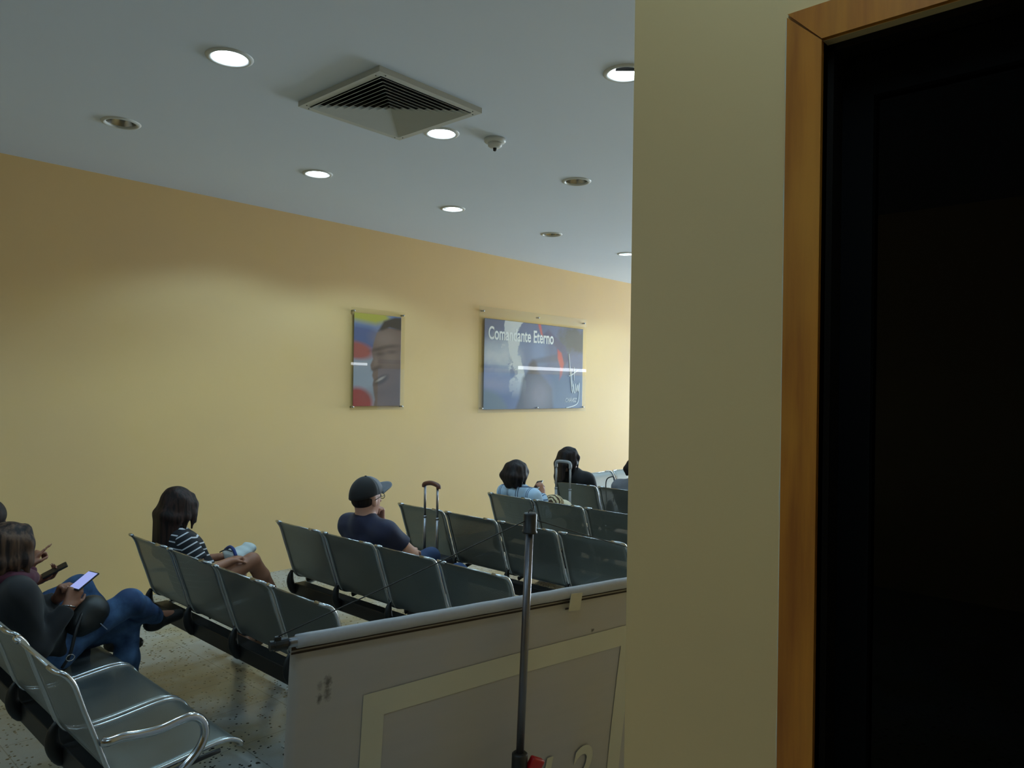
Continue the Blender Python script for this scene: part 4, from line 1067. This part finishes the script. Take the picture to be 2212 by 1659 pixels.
pP, P, J = person('woman with short dark hair in a light blue checked shirt looking at a phone', JP, M_skin, 'long', M_plaid, 'long', M_beige, M_sandal, (.95, -.12, -.1), 1.0, .009,
                  hair_long(M_hair_black, tP, s=1.0), hands={'R': ((-.05, .25, .8), (.2, .9, .1), -1, .7)})
phone((5.275, 4.455, .958), (.75, .25, .42), (-.4, .1, .9), 'small pale phone raised by the woman in the checked shirt', False, None, M_white)
t = empty('handbag', (5.42, 4.42, .62), 'cream handbag with brown zebra print beside the checked shirt woman', 'handbag')
Fb = Field(.008); Fb.ell((5.37, 4.34, .80), (.075, .10, .075), None, .03); fobj('printed_panel', Fb, M_zebra, t, .004, 40)
Fb = Field(.008); Fb.ell((5.46, 4.32, .745), (.10, .10, .075), None, .03); fobj('bag_body', Fb, M_cream, t, .004, 40)

# --- woman in black
tK = fan(11, -.092, .092, .0, (-.07, .06), (-.11, -.05), (-.12, -.22, 1.0), .025)
for sd in (-1, 1): tK += [((-.03, sd*.085, .05), (-.04, sd*.10, -.06), (-.05, sd*.095, -.2), .024), ((.02, sd*.08, .06), (.02, sd*.098, -.04), (.0, sd*.09, -.17), .020), ((.05, sd*.05, .09), (.07, sd*.08, .01), (.055, sd*.085, -.13), .014)]
JK = dict(pel=(6.38, 4.70, .56), che=(6.265, 4.72, .85), nek=(6.18, 4.74, .99), hd=(6.135, 4.755, 1.13), shR=(6.19, 4.555, .925), shL=(6.18, 4.90, .935),
          elR=(6.26, 4.50, .69), elL=(6.26, 4.93, .69), wrR=(6.44, 4.60, .66), wrL=(6.44, 4.80, .66), knR=(6.66, 4.62, .55), anR=(6.60, 4.62, .10), toR=(6.72, 4.60, .035),
          knL=(6.66, 4.80, .55), anL=(6.60, 4.80, .10), toL=(6.72, 4.80, .035))
person('woman with long black hair in black clothes, seen beyond the pale suitcase handle', JK, M_skin3, 'long', M_blackcloth, 'long', M_blackcloth, M_shoe, (.90, -.38, .12), 1.0, .010, hair_long(M_hair_black, tK, h=.008))
# --- person cut off by the wall end
tG = fan(6, -.08, .08, .0, (-.07, .05), (-.095, 0), (-.085, -.05, .9), .02)
JG = dict(pel=(6.42, 4.05, .55), che=(6.30, 4.05, .79), nek=(6.29, 4.05, .93), hd=(6.325, 4.05, 1.065), shR=(6.30, 3.87, .87), shL=(6.28, 4.23, .875),
          elR=(6.40, 3.84, .65), elL=(6.38, 4.26, .65), wrR=(6.58, 3.95, .65), wrL=(6.56, 4.15, .65), knR=(6.85, 3.96, .55), anR=(6.85, 3.96, .10), toR=(7.0, 3.96, .035),
          knL=(6.85, 4.14, .55), anL=(6.85, 4.14, .10), toL=(7.0, 4.14, .035))
person('person in a grey t-shirt almost hidden behind the yellow wall end', JG, M_skin, 'short', M_greycloth, 'long', M_denim2, M_shoe, (.97, -.1, -.1), 1.0, .010, hair_long(M_hair_black, tG, h=.01), fem=False)

# ------------------------------------------------------------------ luggage
def suitcase(c, w, dp, ht, ztop, sep, gripmat, tubemat, label, seg2, arch):
    t = empty('suitcase', (c[0], c[1], 0), label, 'suitcase', 'suitcases with raised handles')
    boxo('body', (0, 0, .05+ht/2), (dp, w, ht), M_suit, t, .03, smooth=False)
    for y in (-w/2+.05, w/2-.05):
        for x in (-dp/2+.03, dp/2-.03):
            bm = bmesh.new(); tube(bm, [(x, y-.011, .026), (x, y+.011, .026)], .026, 16); box(bm, (x, y, .05), (.03, .03, .02)); bm_obj('wheel', bm, M_black, t, True)
    for s in (-1, 1):
        bm = bmesh.new(); tube(bm, [(0, s*sep/2, .05+ht-.05), (0, s*sep/2, seg2)], .0125, 12); tube(bm, [(0, s*sep/2, seg2-.004), (0, s*sep/2, seg2+.012)], .014, 12)
        tube(bm, [(0, s*sep/2, seg2), (0, s*sep/2, ztop-.02)], .0095, 12); bm_obj('handle_tube', bm, tubemat, t, True)
    if arch: pts = [(0, -sep/2, ztop-.06), (0, -sep/2, ztop-.02), (0, -sep/2+.02, ztop), (0, 0, ztop+.004), (0, sep/2-.02, ztop), (0, sep/2, ztop-.02), (0, sep/2, ztop-.06)]
    else: pts = [(0, -sep/2-.012, ztop-.03), (0, -sep/2-.004, ztop-.006), (0, 0, ztop+.008), (0, sep/2+.004, ztop-.006), (0, sep/2+.012, ztop-.03)]
    tubeo('grip', pts, .015 if arch else .018, gripmat, t, 12, 5)
    boxo('carry_handle', (0, 0, .05+ht+.014), (.03, .14, .018), M_black, t, .006)
    bm = bmesh.new(); box(bm, (-dp/2-.008, 0, .05+ht*.4), (.02, w*.8, ht*.5), .008); bm_obj('front_pocket', bm, M_suit, t)
    return t
suitcase((3.845, 4.335), .34, .20, .50, 1.10, .145, M_brown, M_alu, 'dark suitcase with brown grip on raised silver tubes near the capped man', .835, False)
suitcase((5.72, 4.51), .36, .20, .58, 1.14, .175, M_greygrip, M_greygrip, 'suitcase with a rounded pale grey raised handle, in front of the woman in black', .87, True)
t = empty('handbag', (6.36, 3.93+.42, .47), 'purple bag with a thin black strap loop on the far seat row', 'handbag')
Fb = Field(.009); Fb.ell((6.33, 4.37, .60), (.05, .035, .12), None, .02); fobj('bag_body', Fb, M_purple, t, .003, 40)
bm = bmesh.new(); tube(bm, [V(p)-V(t.location) for p in [(6.30, 4.39, .70), (6.31, 4.41, .90), (6.33, 4.37, .955), (6.35, 4.33, .93), (6.35, 4.34, .70)]], .006, 8, 6); bm_obj('strap', bm, M_black, t, True)

# ------------------------------------------------------------------ world and view
w = bpy.data.worlds.new('world'); SC.world = w; w.use_nodes = True
w.node_tree.nodes['Background'].inputs[0].default_value = (.5, .6, .75, 1); w.node_tree.nodes['Background'].inputs[1].default_value = .0
SC.view_settings.view_transform = 'Standard'; SC.view_settings.look = 'None'; SC.view_settings.gamma = 1
SC.view_settings.use_curve_mapping = False; SC.view_settings.exposure = 0.0
